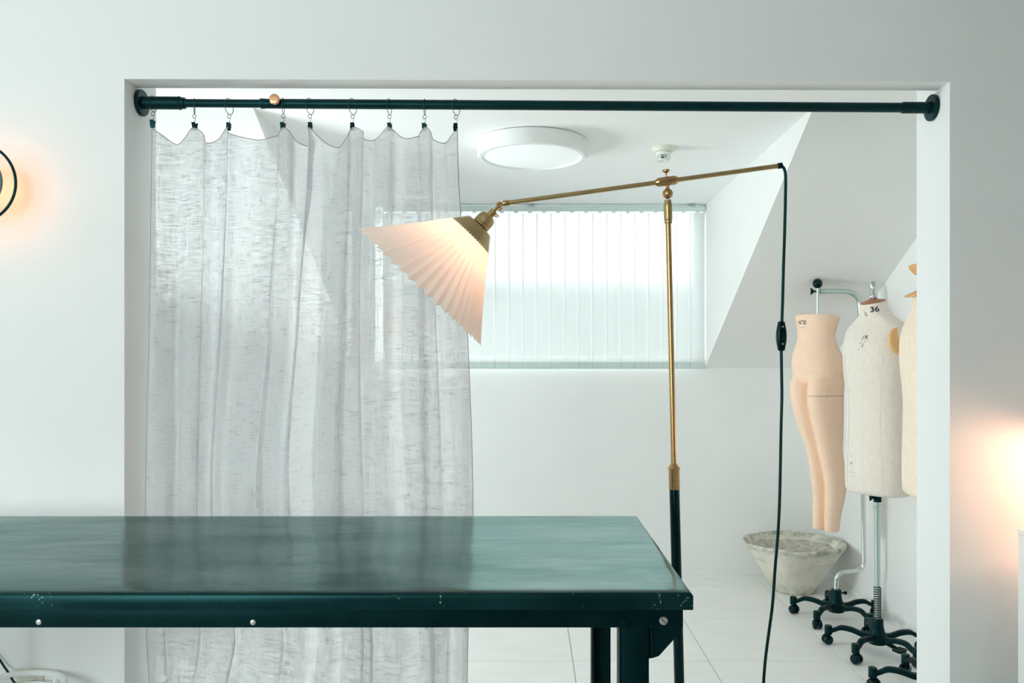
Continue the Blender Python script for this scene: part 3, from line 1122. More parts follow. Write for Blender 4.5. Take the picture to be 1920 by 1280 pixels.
# cord with inline switch
cord_px = [(1466, 311.5, 0), (1470.5, 317, 0), (1473, 332, 0), (1472.5, 380, 0), (1471, 440, 0), (1469, 500, 0), (1467.5, 560, 0), (1466, 605, 0), (1465, 655, 0), (1465.5, 700, 0), (1466, 745, 0),
           (1463.5, 800, -.005), (1461, 880, -.01), (1459.5, 940, -.01), (1456.5, 1000, -.01), (1451.5, 1060, -.01), (1446.5, 1130, -.01), (1440, 1180, -.01), (1433.5, 1230, -.01), (1429.5, 1280, -.01), (1424, 1380, -.01), (1419, 1480, .0)]
pts = [L(a, b, c) for a, b, c in cord_px]
pts += [L(1418, 1535, .01), Vector((.24, .06, .006)), Vector((.32, .08, .0055)), Vector((.48, .02, .0055)), Vector((.72, .06, .0055)), Vector((.95, .16, .0055)), Vector((1.02, .235, .0055))]
bm = bmesh.new(); tube(bm, spline(pts, 6), .0042, 10)
obj('power_cord', bm, M['rubber'], lm, True)
sw = L(1465, 630)
bm = bmesh.new()
prof = [(.006, -.042), (.0095, -.040), (.0145, -.014), (.0150, 0), (.0145, .014), (.0095, .040), (.006, .042)]
lathe(bm, prof, (0, 0, 0), (0, 0, 1), 24)
for v in bm.verts:
    v.co.y = max(-.0105, min(.0105, v.co.y * .9))
bmesh.ops.translate(bm, verts=bm.verts, vec=sw)
swo = obj('cord_switch', bm, M['black_gloss'], lm, True)
for dz in (.026, -.022):
    bm = bmesh.new(); lathe(bm, [(.0028, 0), (.0026, .0008), (0, .0012)], sw + Vector((.0008, -.0098, dz)), (0, -1, 0), 14)
    tag(obj('switch_screw', bm, M['screw'], swo, True), 'small bright screw')
bm = bmesh.new(); bbox(bm, sw + Vector((-.0035, -.0125, -.010)), sw + Vector((.0035, -.0095, .010)), .001, 1)
obj('switch_slider', bm, M['black_plastic'], swo, True)

# ------------------------------------------------------------------ planter
pl = thing('concrete_planter', 'weathered grey concrete bowl planter on the floor in the rear corner', 'planter', (1.543, 4.655, 0))
bm = bmesh.new()
prof = [(0, .0), (.112, .0), (.122, .006), (.130, .022), (.206, .150), (.262, .240), (.279, .262), (.287, .272), (.286, .281), (.276, .284), (.264, .279), (.250, .262), (.215, .205), (.18, .150), (0, .150)]
fine = []
for a, b in zip(prof, prof[1:]):
    for k in range(3):
        fine.append((a[0] + (b[0] - a[0]) * k / 3, a[1] + (b[1] - a[1]) * k / 3))
fine.append(prof[-1])
lathe(bm, fine, n=64)
for v in bm.verts:
    a = math.atan2(v.co.y, v.co.x)
    if v.co.z > .002:
        w = 1 + .006 * math.sin(3 * a + 1) + .004 * math.sin(7 * a + v.co.z * 30) + .002 * math.sin(19 * a + 50 * v.co.z)
        v.co.x *= w; v.co.y *= w
    if v.co.z > .23:
        v.co.z += .003 * math.sin(5 * a + .5) + .002 * math.sin(11 * a)
obj('bowl', bm, M['concrete'], pl, True)
bm = bmesh.new()
rs = [(0, .224)] + [(.232 * k / 12, .224) for k in range(1, 13)]
lathe(bm, rs + [(.232, .19), (0, .19)], n=48)
for v in bm.verts:
    if v.co.z > .2:
        a = math.atan2(v.co.y, v.co.x); rr = math.hypot(v.co.x, v.co.y)
        v.co.z += .010 * math.sin(v.co.x * 31 + 2) * math.sin(v.co.y * 27) + .006 * math.sin(v.co.x * 70 + v.co.y * 55) + (.018 * (rr / .23) ** 3)
obj('soil', bm, M['soil'], pl, True)

# ------------------------------------------------------------------ dress-form stands
def star_base(parent, a0, hub_r=.026):
    bm = bmesh.new()
    lathe(bm, [(.038, .040), (.043, .046), (.040, .078), (.030, .100), (.0265, .120), (.0255, .150), (.0235, .153), (.012, .153)], n=28)
    hub = obj('hub', bm, M['black_plastic'], parent, True)
    for k in range(5):
        a = a0 + 2 * PI * k / 5
        c, s = math.cos(a), math.sin(a)
        bm = bmesh.new()
        path = spline([(.02, 0, .075), (.06, 0, .070), (.11, 0, .083), (.155, 0, .085), (.182, 0, .072), (.203, 0, .062)], 5)
        prev = None
        for i, p in enumerate(path):
            w = .0165 - .0045 * i / len(path); h = .0135 - .003 * i / len(path)
            ring = []
            for q in range(10):
                t = 2 * PI * q / 10
                ct, st = math.cos(t), math.sin(t)
                x = math.copysign(abs(ct) ** .7, ct) * w; z = math.copysign(abs(st) ** .7, st) * h
                ring.append(bm.verts.new((p.x * c - x * s, p.x * s + x * c, p.z + z)))
            if prev:
                for q in range(10):
                    bm.faces.new((prev[q], prev[(q + 1) % 10], ring[(q + 1) % 10], ring[q]))
            else:
                bm.faces.new(ring[::-1])
            prev = ring
        bm.faces.new(prev)
        e = Vector((.212 * c, .212 * s, 0))
        lathe(bm, [(.015, .0455), (.017, .047), (.017, .084), (.015, .087), (0, .0875)], e, (0, 0, 1), 20)
        arm = obj('base_arm', bm, M['black_plastic'], parent, True)
        ca = a + random.uniform(.5, 2.6)
        d = Vector((math.cos(ca), math.sin(ca), 0)); side = Vector((-d.y, d.x, 0))
        bm = bmesh.new()
        cyl(bm, e + Vector((0, 0, .034)), e + Vector((0, 0, .046)), .005, 10)
        cc = e + d * .005 + Vector((0, 0, .0225))
        for q in (-1, 1):
            lathe(bm, [(0, .004), (.020, .004), (.0225, .007), (.0225, .014), (.019, .020), (.010, .0225), (0, .023)], cc, side * q, 20)
        bbox(bm, cc - Vector((.009, .009, .004)), cc + Vector((.009, .009, .014)), .002, 1)
        obj('caster', bm, M['black_gloss'], parent, True)
    return hub


def loft(bm, secs, n=48, exp=2.0, close=(True, True)):
    """sections: (z, half width x, front depth, back depth, y offset, tilt)"""
    rings = []
    for z, a, bf, bb, oy, tl in secs:
        ring = []
        for k in range(n):
            t = 2 * PI * k / n
            ct, st = math.cos(t), math.sin(t)
            x = math.copysign(abs(ct) ** (2 / exp), ct) * a
            y = math.copysign(abs(st) ** (2 / exp), st) * (bb if st > 0 else bf)
            ring.append(bm.verts.new((x, y + oy, z + tl * y)))
        rings.append(ring)
    for a, b in zip(rings, rings[1:]):
        for k in range(n):
            bm.faces.new((a[k], a[(k + 1) % n], b[(k + 1) % n], b[k]))
    if close[0]: bm.faces.new(rings[0][::-1])
    if close[1]: bm.faces.new(rings[-1])
    return rings


def interp_secs(secs, per=5):
    vs = [s for s in secs]
    out = []
    for i in range(len(vs) - 1):
        for k in range(per):
            out.append(tuple(cr([v[j] for v in vs], i, k / per) if j else vs[i][0] + (vs[i + 1][0] - vs[i][0]) * k / per for j in range(len(vs[0]))))
    out.append(vs[-1])
    return out


def stamp(txt, parent, bvh, inv, target, az, size, material, name, roll=0, shear=0, xscale=1., raw=None, tilt=0, bold=.012):
    """flat lettering printed on the cloth: glyph outlines laid on the surface along direction az (world, horizontal)"""
    if raw is None:
        cu = bpy.data.curves.new(name, 'FONT')
        cu.body = txt; cu.size = size; cu.align_x = 'CENTER'; cu.align_y = 'CENTER'; cu.shear = shear
        cu.offset = size * bold
        tmp = bpy.data.objects.new('tmp', cu); C.objects.link(tmp)
        dg = bpy.context.evaluated_depsgraph_get()
        me = bpy.data.meshes.new_from_object(tmp.evaluated_get(dg))
        bpy.data.objects.remove(tmp); bpy.data.curves.remove(cu)
        bm = bmesh.new(); bm.from_mesh(me); bpy.data.meshes.remove(me)
        bmesh.ops.triangulate(bm, faces=bm.faces)
    else:
        bm = bmesh.new()
        for x0, y0, x1, y1 in raw:
            nseg = max(1, int(abs(x1 - x0) / .006)); 
            for q in range(nseg):
                xa, xb = x0 + (x1 - x0) * q / nseg, x0 + (x1 - x0) * (q + 1) / nseg
                bm.faces.new([bm.verts.new(p) for p in ((xa, y0, 0), (xb, y0, 0), (xb, y1, 0), (xa, y1, 0))])
    out = Vector((math.cos(az) * math.cos(tilt), math.sin(az) * math.cos(tilt), math.sin(tilt)))
    right = Vector((-math.sin(az), math.cos(az), 0))
    upv = out.cross(right); upv = upv if upv.z > 0 else -upv
    rr = Matrix.Rotation(roll, 2)
    kill = []
    for v in bm.verts:
        q = rr @ Vector((v.co.x * xscale, v.co.y))
        w = target + right * q.x + upv * q.y + out * .3
        lo_ = inv @ w; ld = (inv.to_3x3() @ -out).normalized()
        hit = bvh.ray_cast(lo_, ld)
        if hit[0] is None:
            kill.append(v)
        else:
            nn = hit[1] if hit[1].dot(ld) < 0 else -hit[1]
            v.co = hit[0] + nn * .0008
    bmesh.ops.delete(bm, geom=kill, context='VERTS')
    return obj(name, bm, material, parent)


def seam_line(parent, bvh, pts_local_dir, width, material, name):
    """narrow tape laid on the cloth; list of (z, azimuth) in local space"""
    pts = []
    for z, az in pts_local_dir:
        d = Vector((math.cos(az), math.sin(az), 0))
        h = bvh.ray_cast(Vector((0, 0, z)) + d * .5, -d)
        if h[0] is not None:
            pts.append((h[0] + d * .0006, Vector((-d.y, d.x, 0))))
    bm = bmesh.new()
    prev = None
    for p, s in pts:
        e = (bm.verts.new(p - s * width / 2), bm.verts.new(p + s * width / 2))
        if prev:
            bm.faces.new((prev[0], prev[1], e[1], e[0]))
        prev = e
    return obj(name, bm, material, parent, True)


ROT = math.radians(-60)
NECK_TILT = .24
NECK_S = .24
def torso_mesh(hips=0.0, bust=0.0):
    bm = bmesh.new()
    S_ = [
        (0.000, .128, .088, .088, .002, 0), (.006, .141, .099, .099, .002, 0), (.020, .147, .106, .106, .002, 0),
        (.10, .149 + hips, .110, .112, .002, 0), (.20, .148 + hips, .108, .113, .002, 0), (.30, .143, .104, .105, 0, 0), (.40, .140, .101, .098, -.002, 0),
        (.48, .144, .106, .097, -.004, 0), (.56, .150, .113 + bust, .103, -.006, 0), (.62, .153, .114 + bust, .110, -.006, 0), (.68, .151, .114, .116, -.003, 0),
        (.715, .151, .100, .114, -.002, 0), (.742, .146, .085, .106, -.004, 0), (.765, .130, .072, .092, -.008, .03), (.785, .104, .062, .078, -.014, .08),
        (.803, .080, .056, .068, -.019, .13), (.822, .064, .053, .060, -.024, .17), (.845, .0570, .052, .056, -.029, NECK_S * .8), (.868, .0545, .051, .054, -.033, NECK_S)]
    loft(bm, interp_secs(S_, 4), 64, 2.25)
    return bm


def dress_form(name, label, loc, z0, mtl, star_a, cap_m, finial_m, rot=ROT, arm=True, hips=0., bust=0., pole_top=True, finial='spool', scl=(1, 1, 1), cap_s=1.0):
    t = thing(name, label, 'dress form', loc, rot, 'dress forms on wheeled stands by the right wall')
    star_base(t, star_a)
    bm = torso_mesh(hips, bust)
    bmesh.ops.scale(bm, verts=bm.verts, vec=scl)
    bmesh.ops.translate(bm, verts=bm.verts, vec=(0, 0, z0))
    bmesh.ops.recalc_face_normals(bm, faces=bm.faces)
    bvh = BVHTree.FromBMesh(bm)
    body = obj('torso', bm, mtl, t, True, 50)
    zt = z0 + .868 * scl[2]
    bm = bmesh.new()
    tl = Matrix.Translation((0, -.033 * scl[1], zt)) @ Matrix.Rotation(NECK_TILT, 4, 'X') @ Matrix.Diagonal((cap_s, cap_s, 1, 1))
    lathe(bm, [(0, -.004), (.050, -.004), (.0545, 0), (.0545, .004), (.050, .0055), (.020, .014), (.012, .018), (0, .018)], n=40)
    bmesh.ops.transform(bm, matrix=tl, verts=bm.verts)
    obj('neck_cap', bm, cap_m, t, True)
    bm = bmesh.new()
    if finial == 'spool':
        lathe(bm, [(.011, .010), (.011, .022), (.0175, .023), (.0190, .027), (.0190, .033), (.0165, .052), (.0140, .066), (.0150, .076), (.0185, .091), (.0195, .095), (.0180, .097), (0, .097)], (0, -.030, zt - .004), n=32)
    else:
        lathe(bm, [(.012, .010), (.013, .055), (.020, .064), (.038, .074), (.054, .094), (.058, .104), (.052, .110), (0, .113)], (0, -.026, zt), n=32)
    obj('neck_finial', bm, finial_m, t, True)
    return t, body, bvh


def stand_pole(t, ztop, z_spring, r=.0125):
    bm = bmesh.new(); cyl(bm, (0, 0, .14), (0, 0, ztop), r, 24)
    obj('pole', bm, M['chrome_soft'], t, True)
    bm = bmesh.new()
    turns = 14
    pts = [Vector((.0155 * math.cos(a), .0155 * math.sin(a), .152 + (z_spring - .152) * a / (2 * PI * turns))) for a in (2 * PI * turns * k / (turns * 14) for k in range(turns * 14 + 1))]
    tube(bm, pts, .0022, 6)
    obj('spring', bm, M['eyelet'], t, True)
    bm = bmesh.new()
    lathe(bm, [(.0145, 0), (.0175, .001), (.0175, .034), (.0145, .035)], (0, 0, ztop - .04), (0, 0, 1), 24)
    obj('pole_socket', bm, M['black_plastic'], t, True)
    bm = bmesh.new()
    lathe(bm, [(.0135, 0), (.0190, .001), (.0190, .009), (.0135, .010)], (0, 0, ztop - .066), (0, 0, 1), 24)
    bbox(bm, (-.005, .017, ztop - .066), (.005, .027, ztop - .056), .001, 1)
    obj('height_clamp', bm, M['chrome'], t, True)


def wing_knob(t, c, d, m):
    """black wing knob; c where it meets the tube, d outward"""
    d = Vector(d).normalized(); u, v = frame_for(d)
    bm = bmesh.new()
    cyl(bm, c, c + d * .012, .004, 10)
    lathe(bm, [(.007, .010), (.010, .013), (.010, .022), (.006, .025)], c, d, 14)
    for s in (-1, 1):
        tube(bm, [c + d * .018, c + d * .021 + v * s * .010, c + d * .026 + v * s * .016], [.005, .0055, .003], 8)
    return obj('wing_knob', bm, m, t, True)


# middle torso
FLOC = (1.590, 3.65, 0)
t, body, bvh = dress_form('dress_form', 'cream linen male torso form stamped 36 with orange armhole disc', FLOC, .721, M['fabric_cream'], math.radians(150 + 60), M['wood_cap'], M['white_lacquer'])
stand_pole(t, .722, .298)
wl = Matrix.Translation(FLOC) @ Matrix.Rotation(ROT, 4, 'Z')
inv = wl.inverted()
wing_knob(t, inv.to_3x3() @ Vector((-.016, -.004, 0)) + Vector((0, 0, .705)), inv.to_3x3() @ Vector((-.9, -.4, .1)), M['black_plastic'])
# foot pedal
bm = bmesh.new()
pd = inv.to_3x3() @ Vector((.55, -.83, 0))
sdv = Vector((-pd.y, pd.x, 0))
tube(bm, [Vector((0, 0, .06)), pd * .05 + Vector((0, 0, .052)), pd * .10 + Vector((0, 0, .040))], [.010, .010, .009], 10)
prism(bm, [pd * .09 + sdv * .028 + Vector((0, 0, .036)), pd * .125 + sdv * .030 + Vector((0, 0, .034)), pd * .135 + Vector((0, 0, .034)), pd * .125 - sdv * .030 + Vector((0, 0, .034)), pd * .09 - sdv * .028 + Vector((0, 0, .036))], (0, 0, .010))
obj('foot_pedal', bm, M['black_plastic'], t, True)
# armhole discs
for s, nm in ((1, 'left'), (-1, 'right')):
    bm = bmesh.new()
    ctr = Vector((s * .127, -.038 if s > 0 else .004, .716 + .692))
    nd = Vector((s * 1.0, -.06, .16))
    lathe(bm, [(0, 0), (.058, 0), (.0605, .003), (.0605, .013), (.058, .0155), (0, .017)], ctr, nd, 44)
    dsc = obj('armhole_disc', bm, M['peach'], t, True)
    tag(dsc, 'orange leather disc')
    u, v = frame_for(nd.normalized())
    bm = bmesh.new(); lathe(bm, [(.0035, 0), (.003, .002), (0, .0025)], ctr + nd.normalized() * .0168, nd, 12)
    obj('disc_tack', bm, M['brass'], dsc, True)
def wd(pxx, pyy, d):
    return P(pxx, pyy, d)
azc = math.atan2(-3.65, -1.59)
stamp('36', t, bvh, inv, wd(1640, 580.5, 3.60), azc, .033, M['ink'], 'size_marking', xscale=1.15, roll=math.radians(5), bold=.03)
stamp('L', t, bvh, inv, wd(1624, 588.5, 3.60), azc - .1, .024, M['ink'], 'letter_marking', xscale=.8, roll=math.radians(6))
stamp('', t, bvh, inv, wd(1619.5, 585, 3.60), azc - .1, .02, M['ink_faint'], 'stroke_marking', raw=[(-.0008, -.012, .0009, .014)], roll=math.radians(14))
stamp('K', t, bvh, inv, wd(1622.5, 631.5, 3.55), azc - .1, .024, M['ink'], 'letter_marking', shear=.3, roll=math.radians(-10), xscale=.85)
stamp('', t, bvh, inv, wd(1619.5, 639, 3.55), azc - .1, .02, M['ink'], 'dot_marking', raw=[(-.0014, -.0014, .0014, .0014)])
stamp('L', t, bvh, inv, wd(1615.5, 646.5, 3.55), azc - .1, .022, M['ink'], 'letter_marking', shear=.3, roll=math.radians(-10), xscale=.85)
stamp('', t, bvh, inv, wd(1614.5, 635.5, 3.55), azc - .1, .02, M['ink_faint'], 'stroke_marking', raw=[(-.0022, -.021, .0022, .021)], roll=math.radians(-26))
stamp('', t, bvh, inv, wd(1607.5, 654, 3.55), azc - .1, .02, M['ink_faint'], 'stroke_marking', raw=[(-.0008, -.010, .0008, .010)], roll=math.radians(-32))
stamp('07', t, bvh, inv, wd(1592, 872, 3.58), azc - .1, .018, M['ink_faint'], 'size_marking', xscale=.7)
stamp('', t, bvh, inv, wd(1594.5, 892, 3.58), azc - .1, .02, M['ink_faint'], 'print_line', raw=[(-.016, .007, -.006, .008), (-.004, .006, .006, .007), (.008, .005, .016, .006), (-.013, -.009, -.003, -.0075), (-.001, -.010, .009, -.0085), (.011, -.011, .020, -.0095)])
lz = [.716 + .02 + .84 * k / 40 for k in range(41)]
def front(az):
    return az
# princess seams, side and centre front: azimuth in local space (front is -90 degrees)
seam_line(t, bvh, [(z, math.radians(-90)) for z in lz[:38]], .0025, M['seam_cream'], 'centre_seam')
seam_line(t, bvh, [(z, math.radians(-42 - 5 * math.sin(k * .09))) for k, z in enumerate(lz[:30])], .003, M['seam_cream'], 'princess_seam')
seam_line(t, bvh, [(z, math.radians(2)) for z in lz[:30]], .010, M['seam_cream'], 'side_seam')
seam_line(t, bvh, [(z, math.radians(-138 + 5 * math.sin(k * .09))) for k, z in enumerate(lz[:30])], .003, M['seam_cream'], 'princess_seam')

# nearest torso, mostly behind the right jamb
t3_, body3, bvh3 = dress_form('dress_form', 'ecru linen torso form half hidden by the right jamb', (1.592, 3.17, 0), .785, M['fabric_ecru'], math.radians(150 + 88 + 12), M['wood_light'], M['wood_light'], rot=math.radians(-88), scl=(1, .79, .93), cap_s=1.36, finial='cup')
stand_pole(t3_, .79, .298)
for z in (.785 + .33, .785 + .50):
    pts = [(z, math.radians(a)) for a in range(0, 361, 6)]
    bm = bmesh.new(); prev = None
    for zz, a in pts:
        d = Vector((math.cos(a), math.sin(a), 0)); h = bvh3.ray_cast(Vector((0, 0, zz)) + d * .5, -d)
        e = (bm.verts.new(h[0] + d * .0006 - Vector((0, 0, .0006))), bm.verts.new(h[0] + d * .0006 + Vector((0, 0, .0006))))
        if prev: bm.faces.new((prev[0], prev[1], e[1], e[0]))
        prev = e
    obj('girth_tape', bm, mat('ecru_tape', (.70, .64, .54), .9), t3_)

# trouser form hanging from a bent stand
TLOC = (1.583, 4.12, 0)
tf = thing('trouser_form', 'peach linen hips and legs form hanging from a bent chrome stand', 'dress form', TLOC, 0, 'dress forms on wheeled stands by the right wall')
star_base(tf, math.radians(152))
PX = 1.722 - TLOC[0]
HX = 1.487 - TLOC[0]
bm = bmesh.new()
tube(bm, rounded([(0, 0, .13), (0, 0, .236), (PX + .004, 0, .250), (PX, 0, .60), (PX - .006, 0, 1.0)], .045, 7), .0115, 16)
obj('stand_tube', bm, M['chrome'], tf, True)
bm = bmesh.new()
tube(bm, rounded([(PX - .006, 0, .96), (PX - .012, 0, 1.40), (PX - .016, 0, 1.682), (HX + .012, 0, 1.682)], .09, 10), .0135, 16)
obj('hanging_arm', bm, M['chrome_soft'], tf, True)
bm = bmesh.new(); cyl(bm, (HX, 0, 1.50), (HX, 0, 1.705), .0070, 16); cyl(bm, (HX, 0, 1.668), (HX, 0, 1.697), .0105, 16, .001)
obj('hanging_rod', bm, M['chrome_soft'], tf, True)
bm = bmesh.new(); sphere(bm, (HX, 0, 1.722), .0245, 24)
tag(obj('ball_knob', bm, M['black_gloss'], tf, True), 'glossy black ball knob')
wing_knob(tf, Vector((HX - .010, 0, 1.682)), (-1, -.1, 0), M['black_plastic'])
bm = bmesh.new(); cyl(bm, (.02, 0, .135), (.042, -.01, .137), .004, 8); cyl(bm, (.036, -.008, .1365), (.05, -.012, .1385), .008, 10)
obj('clamp_screw', bm, M['black_plastic'], tf, True)
# legs and hips, one skin (built facing -y, then turned)
bm = bmesh.new()
Z0 = .45
S_ = [(.762, .085, .085, .095, .004, 0), (.785, .122, .104, .120, .004, 0), (.82, .131, .114, .128, .004, 0), (.86, .132, .116, .126, 0, 0), (.91, .124, .110, .106, -.004, 0), (.96, .106, .092, .084, -.008, 0), (1.00, .096, .083, .076, -.008, 0), (1.04, .101, .087, .086, -.007, -.10), (1.075, .108, .092, .096, -.005, -.10), (1.105, .114, .096, .106, -.003, -.10)]
loft(bm, interp_secs(S_, 4), 48, 2.1)
for s in (1, -1):
    # height, leg centre x, centre y, half width, half depth
    K_ = [(0, .037, .064, .032, .045), (.08, .038, .070, .034, .049), (.16, .040, .084, .038, .059), (.245, .042, .088, .042, .069), (.32, .041, .074, .0435, .071), (.40, .039, .056, .0445, .074),
          (.47, .043, .040, .050, .083), (.55, .049, .020, .057, .097), (.63, .053, .004, .062, .108), (.70, .056, -.006, .064, .113), (.76, .060, -.004, .064, .112), (.80, .058, .002, .058, .100)]
    secs = [(z, a, d, d, y, x * s) for z, x, y, a, d in K_]
    rings = []
    per = 4
    full_ = []
    for i in range(len(secs) - 1):
        for k in range(per):
            full_.append([cr([q[j] for q in secs], i, k / per) if j else secs[i][0] + (secs[i + 1][0] - secs[i][0]) * k / per for j in range(6)])
    full_.append(list(secs[-1]))
    prev = None
    for z, a, bf, bb, oy, ox in full_:
        ring = [bm.verts.new((ox + a * math.cos(2 * PI * q / 32), oy + bf * math.sin(2 * PI * q / 32), z)) for q in range(32)]
        if prev:
            for q in range(32):
                bm.faces.new((prev[q], prev[(q + 1) % 32], ring[(q + 1) % 32], ring[q]))
        else:
            bm.faces.new(ring[::-1])
        prev = ring
    bm.faces.new(prev)
bmesh.ops.recalc_face_normals(bm, faces=bm.faces)
me = bpy.data.meshes.new('tmp'); bm.to_mesh(me); bm.free()
tmp = bpy.data.objects.new('tmp', me); C.objects.link(tmp)
md = tmp.modifiers.new('r', 'REMESH'); md.mode = 'VOXEL'; md.voxel_size = .0065
sm = tmp.modifiers.new('s', 'SMOOTH'); sm.iterations = 7; sm.factor = .5
bpy.context.view_layer.update()
ev = tmp.evaluated_get(bpy.context.evaluated_depsgraph_get())
me2 = bpy.data.meshes.new_from_object(ev)
bpy.data.objects.remove(tmp); bpy.data.meshes.remove(me)
bm = bmesh.new(); bm.from_mesh(me2); bpy.data.meshes.remove(me2)
RT = Matrix.Rotation(math.radians(-60), 4, 'Z')
bmesh.ops.transform(bm, matrix=Matrix.Translation((HX, 0, Z0)) @ RT, verts=bm.verts)
bvt = BVHTree.FromBMesh(bm)
obj('legs_form', bm, M['fabric_peach'], tf, True, 50)
invt = Matrix.Translation(TLOC).inverted()
azt = math.atan2(-4.12, -1.487)
stamp('N\u00b020', tf, bvt, invt, P(1502.5, 604, 4.05), azt - .1, .029, M['ink'], 'size_marking', xscale=.66)
stamp('', tf, bvt, invt, P(1502.5, 613.5, 4.05), azt - .1, .02, M['ink_faint'], 'print_line', raw=[(-.012, -.001, -.005, .0010), (-.003, -.001, .003, .0010), (.005, -.001, .012, .0010)])
# thigh line round the near leg
bm = bmesh.new()
zz = EYE - (741.5 - VPY) * 4.06 / F
nl = RT @ Vector((.077, -.02, 0)) + Vector((HX, 0, 0))
prev = None
for k in range(49):
    a = -PI + 2 * PI * k / 48
    d = Vector((math.cos(a), math.sin(a), 0))
    h = bvt.ray_cast(Vector((nl.x, nl.y, zz)), d)
    if h[0] is None or (h[0] - Vector((nl.x, nl.y, zz))).length > .12:
        prev = None
        continue
    e = (bm.verts.new(h[0] + d * .0008 - Vector((0, 0, .0014))), bm.verts.new(h[0] + d * .0008 + Vector((0, 0, .0014))))
    if prev: bm.faces.new((prev[0], prev[1], e[1], e[0]))
    prev = e
obj('thigh_tape', bm, M['seam_dark'], tf)

# ------------------------------------------------------------------ wall sconce at the left edge
sp = P(-44, 343, YP); sp.x = -1.635; sp.z = 1.8455
sc = thing('wall_sconce', 'black ring wall lamp glowing on the wall at the left edge', 'wall lamp', tuple(sp))
bm = bmesh.new(); lathe(bm, [(.030, 0), (.030, .010), (.026, .012), (.010, .012)], (-.10, 0, 0), (0, -1, 0), 32)
tube(bm, rounded([(-.10, -.010, 0), (-.10, -.150, 0), (0, -.150, 0)], .03, 6), .008, 12)
obj('wall_plate', bm, M['black'], sc, True)
bm = bmesh.new(); lathe(bm, [(0, .148), (.083, .148), (.0865, .151), (.0865, .156), (.083, .158), (0, .160)], (0, 0, 0), (0, -1, 0), 60)
obj('front_disc', bm, mat('sconce_disc', (.05, .12, .12), .5), sc, True)
bm = bmesh.new(); torus(bm, (0, -.140, 0), .1175, .0042, (0, 1, 0), 72, 10)
for k in range(3):
    a = math.radians((112, 180, 248)[k])
    cyl(bm, (.03 * math.cos(a), -.152, .03 * math.sin(a)), (.117 * math.cos(a), -.140, .117 * math.sin(a)), .003, 8)
obj('ring', bm, M['black'], sc, True)
bm = bmesh.new(); torus(bm, (0, -.125, 0), .030, .008, (0, 1, 0), 40, 10)
cyl(bm, (0, -.125, 0), (0, -.149, 0), .012, 14); cyl(bm, (-.030, -.125, 0), (.030, -.125, 0), .006, 10)
obj('bulb', bm, M['bulb'], sc, True)
point('sconce_light', (.0, -.112, .0), .42, (1.0, .30, .10), .025, sc)
# cable down to the outlet
bm = bmesh.new()
q = lambda px, py, d: P(px, py, d) - sp
tube(bm, spline([Vector((-.10, -.006, -.028)), q(-60, 600, 2.507), q(-60, 1000, 2.507), q(-40, 1170, 2.505), q(0, 1237, 2.50), q(14, 1258, 2.48), q(24, 1275, 2.46), q(36, 1288, 2.45), q(48, 1290, 2.46)], 6), .0035, 8)
cb = obj('power_cable', bm, M['rubber'], sc, True)
bm = bmesh.new(); bbox(bm, q(44, 1300, 2.455), q(64, 1274.5, 2.505), .004, 2)
obj('plug', bm, M['black_plastic'], cb, True)

# outlet
ot = thing('wall_outlet', 'beige wall outlet plate low on the wall behind the table', 'outlet', tuple(P(58, 1288, YP)))
bm = bmesh.new(); bbox(bm, (-.042, -.008, -.060), (.042, 0, .060), .003, 2)
obj('cover_plate', bm, mat('outlet_plastic', (.62, .62, .50), .4), ot, True)
for dz in (.018, -.022):
    bm = bmesh.new(); bbox(bm, (-.017, -.0095, dz - .014), (.017, -.007, dz + .014), .002, 1)
    so = obj('socket', bm, M['cream_plastic'], ot, True)
    bm = bmesh.new()
    for s in (-1, 1):
        bbox(bm, (s * .006 - .001, -.0102, dz - .005), (s * .006 + .001, -.0092, dz + .005))
    obj('slots', bm, M['ink'], so)

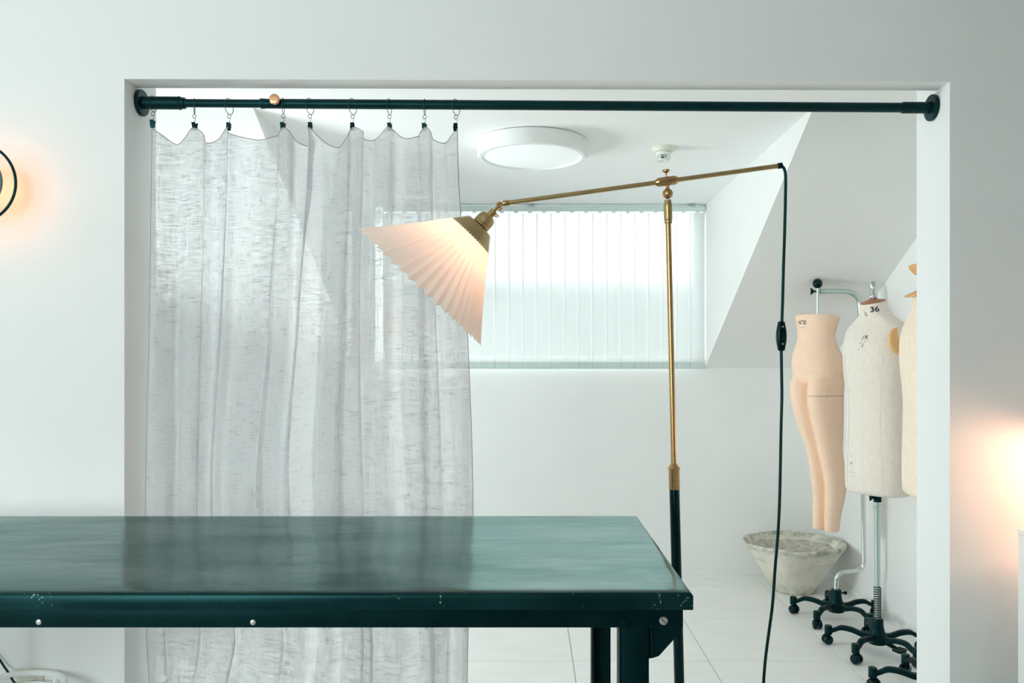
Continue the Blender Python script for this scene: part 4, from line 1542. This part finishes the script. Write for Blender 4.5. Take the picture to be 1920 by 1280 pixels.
# white ring stool
RS = .145
scx = (106 - VPX) * 2.34 / F - RS
st = thing('ring_stool', 'white tubular metal ring stool by the wall at bottom left', 'stool', (scx, 2.345, 0))
zz = EYE - (1261 - VPY) * 2.49 / F
bm = bmesh.new(); torus(bm, (0, 0, zz), RS, .0095, (0, 0, 1), 64, 14)
obj('top_ring', bm, M['white_paint'], st, True)
bm = bmesh.new(); torus(bm, (0, 0, zz - .028), RS - .006, .005, (0, 0, 1), 64, 10)
obj('lower_ring', bm, M['white_paint'], st, True)
for k in range(3):
    a = -PI / 2 + .6 + k * 2 * PI / 3
    bm = bmesh.new()
    cyl(bm, (RS * math.cos(a), RS * math.sin(a), zz - .004), ((RS + .006) * math.cos(a), (RS + .006) * math.sin(a), 0), .008, 14, .001)
    obj('leg', bm, M['white_paint'], st, True)

# white cabinet at the right edge with a lamp behind
cx = (1908.5 - VPX) * 2.42 / F
cz = EYE - (990 - VPY) * 2.42 / F
cb = thing('white_cabinet', 'white cabinet edge standing at the right side of the photo', 'cabinet', (cx, 2.2, 0))
bm = bmesh.new(); bbox(bm, (0, .004, 0), (.35, .22, cz - .018), .002, 2)
obj('carcass', bm, M['white_paint'], cb, True)
bm = bmesh.new(); bbox(bm, (-.0015, -.002, cz - .018), (.352, .222, cz), .003, 2)
obj('top_panel', bm, M['white_paint'], cb, True)
bm = bmesh.new(); bbox(bm, (.004, -.014, .05), (.346, .004, cz - .022), .002, 2)
dr = obj('door', bm, M['white_paint'], cb, True)
bm = bmesh.new(); lathe(bm, [(.004, 0), (.004, .012), (.010, .016), (.010, .022), (0, .025)], (.30, -.014, .55), (0, -1, 0), 18)
obj('knob', bm, M['screw'], dr, True)

gl = thing('glow_lamp', 'warm lit wall lamp with a white dome shade just beyond the right edge', 'wall lamp', (1.660, YP, 1.054))
bm = bmesh.new(); lathe(bm, [(.045, 0), (.045, .012), (.040, .016), (.012, .018)], (0, 0, .13), (0, -1, 0), 32)
tube(bm, rounded([(0, -.016, .13), (0, -.20, .13), (0, -.20, .09)], .04, 6), .007, 12)
obj('wall_bracket', bm, M['white_paint'], gl, True)
bm = bmesh.new()
lathe(bm, [(.095, 0), (.093, .025), (.080, .058), (.055, .085), (.020, .098), (.012, .100), (.012, .096), (.052, .082), (.077, .056), (.090, .024), (.092, 0)], (0, -.20, 0), (0, 0, 1), 40)
obj('dome_shade', bm, M['dome_glass'], gl, True)
bm = bmesh.new(); sphere(bm, (0, -.20, .002), .024, 20); cyl(bm, (0, -.20, .02), (0, -.20, .094), .011, 14)
obj('bulb', bm, M['bulb'], gl, True)
point('glow_light', (0, -.20, -.020), 6.4, (1.0, .50, .30), .05, gl)
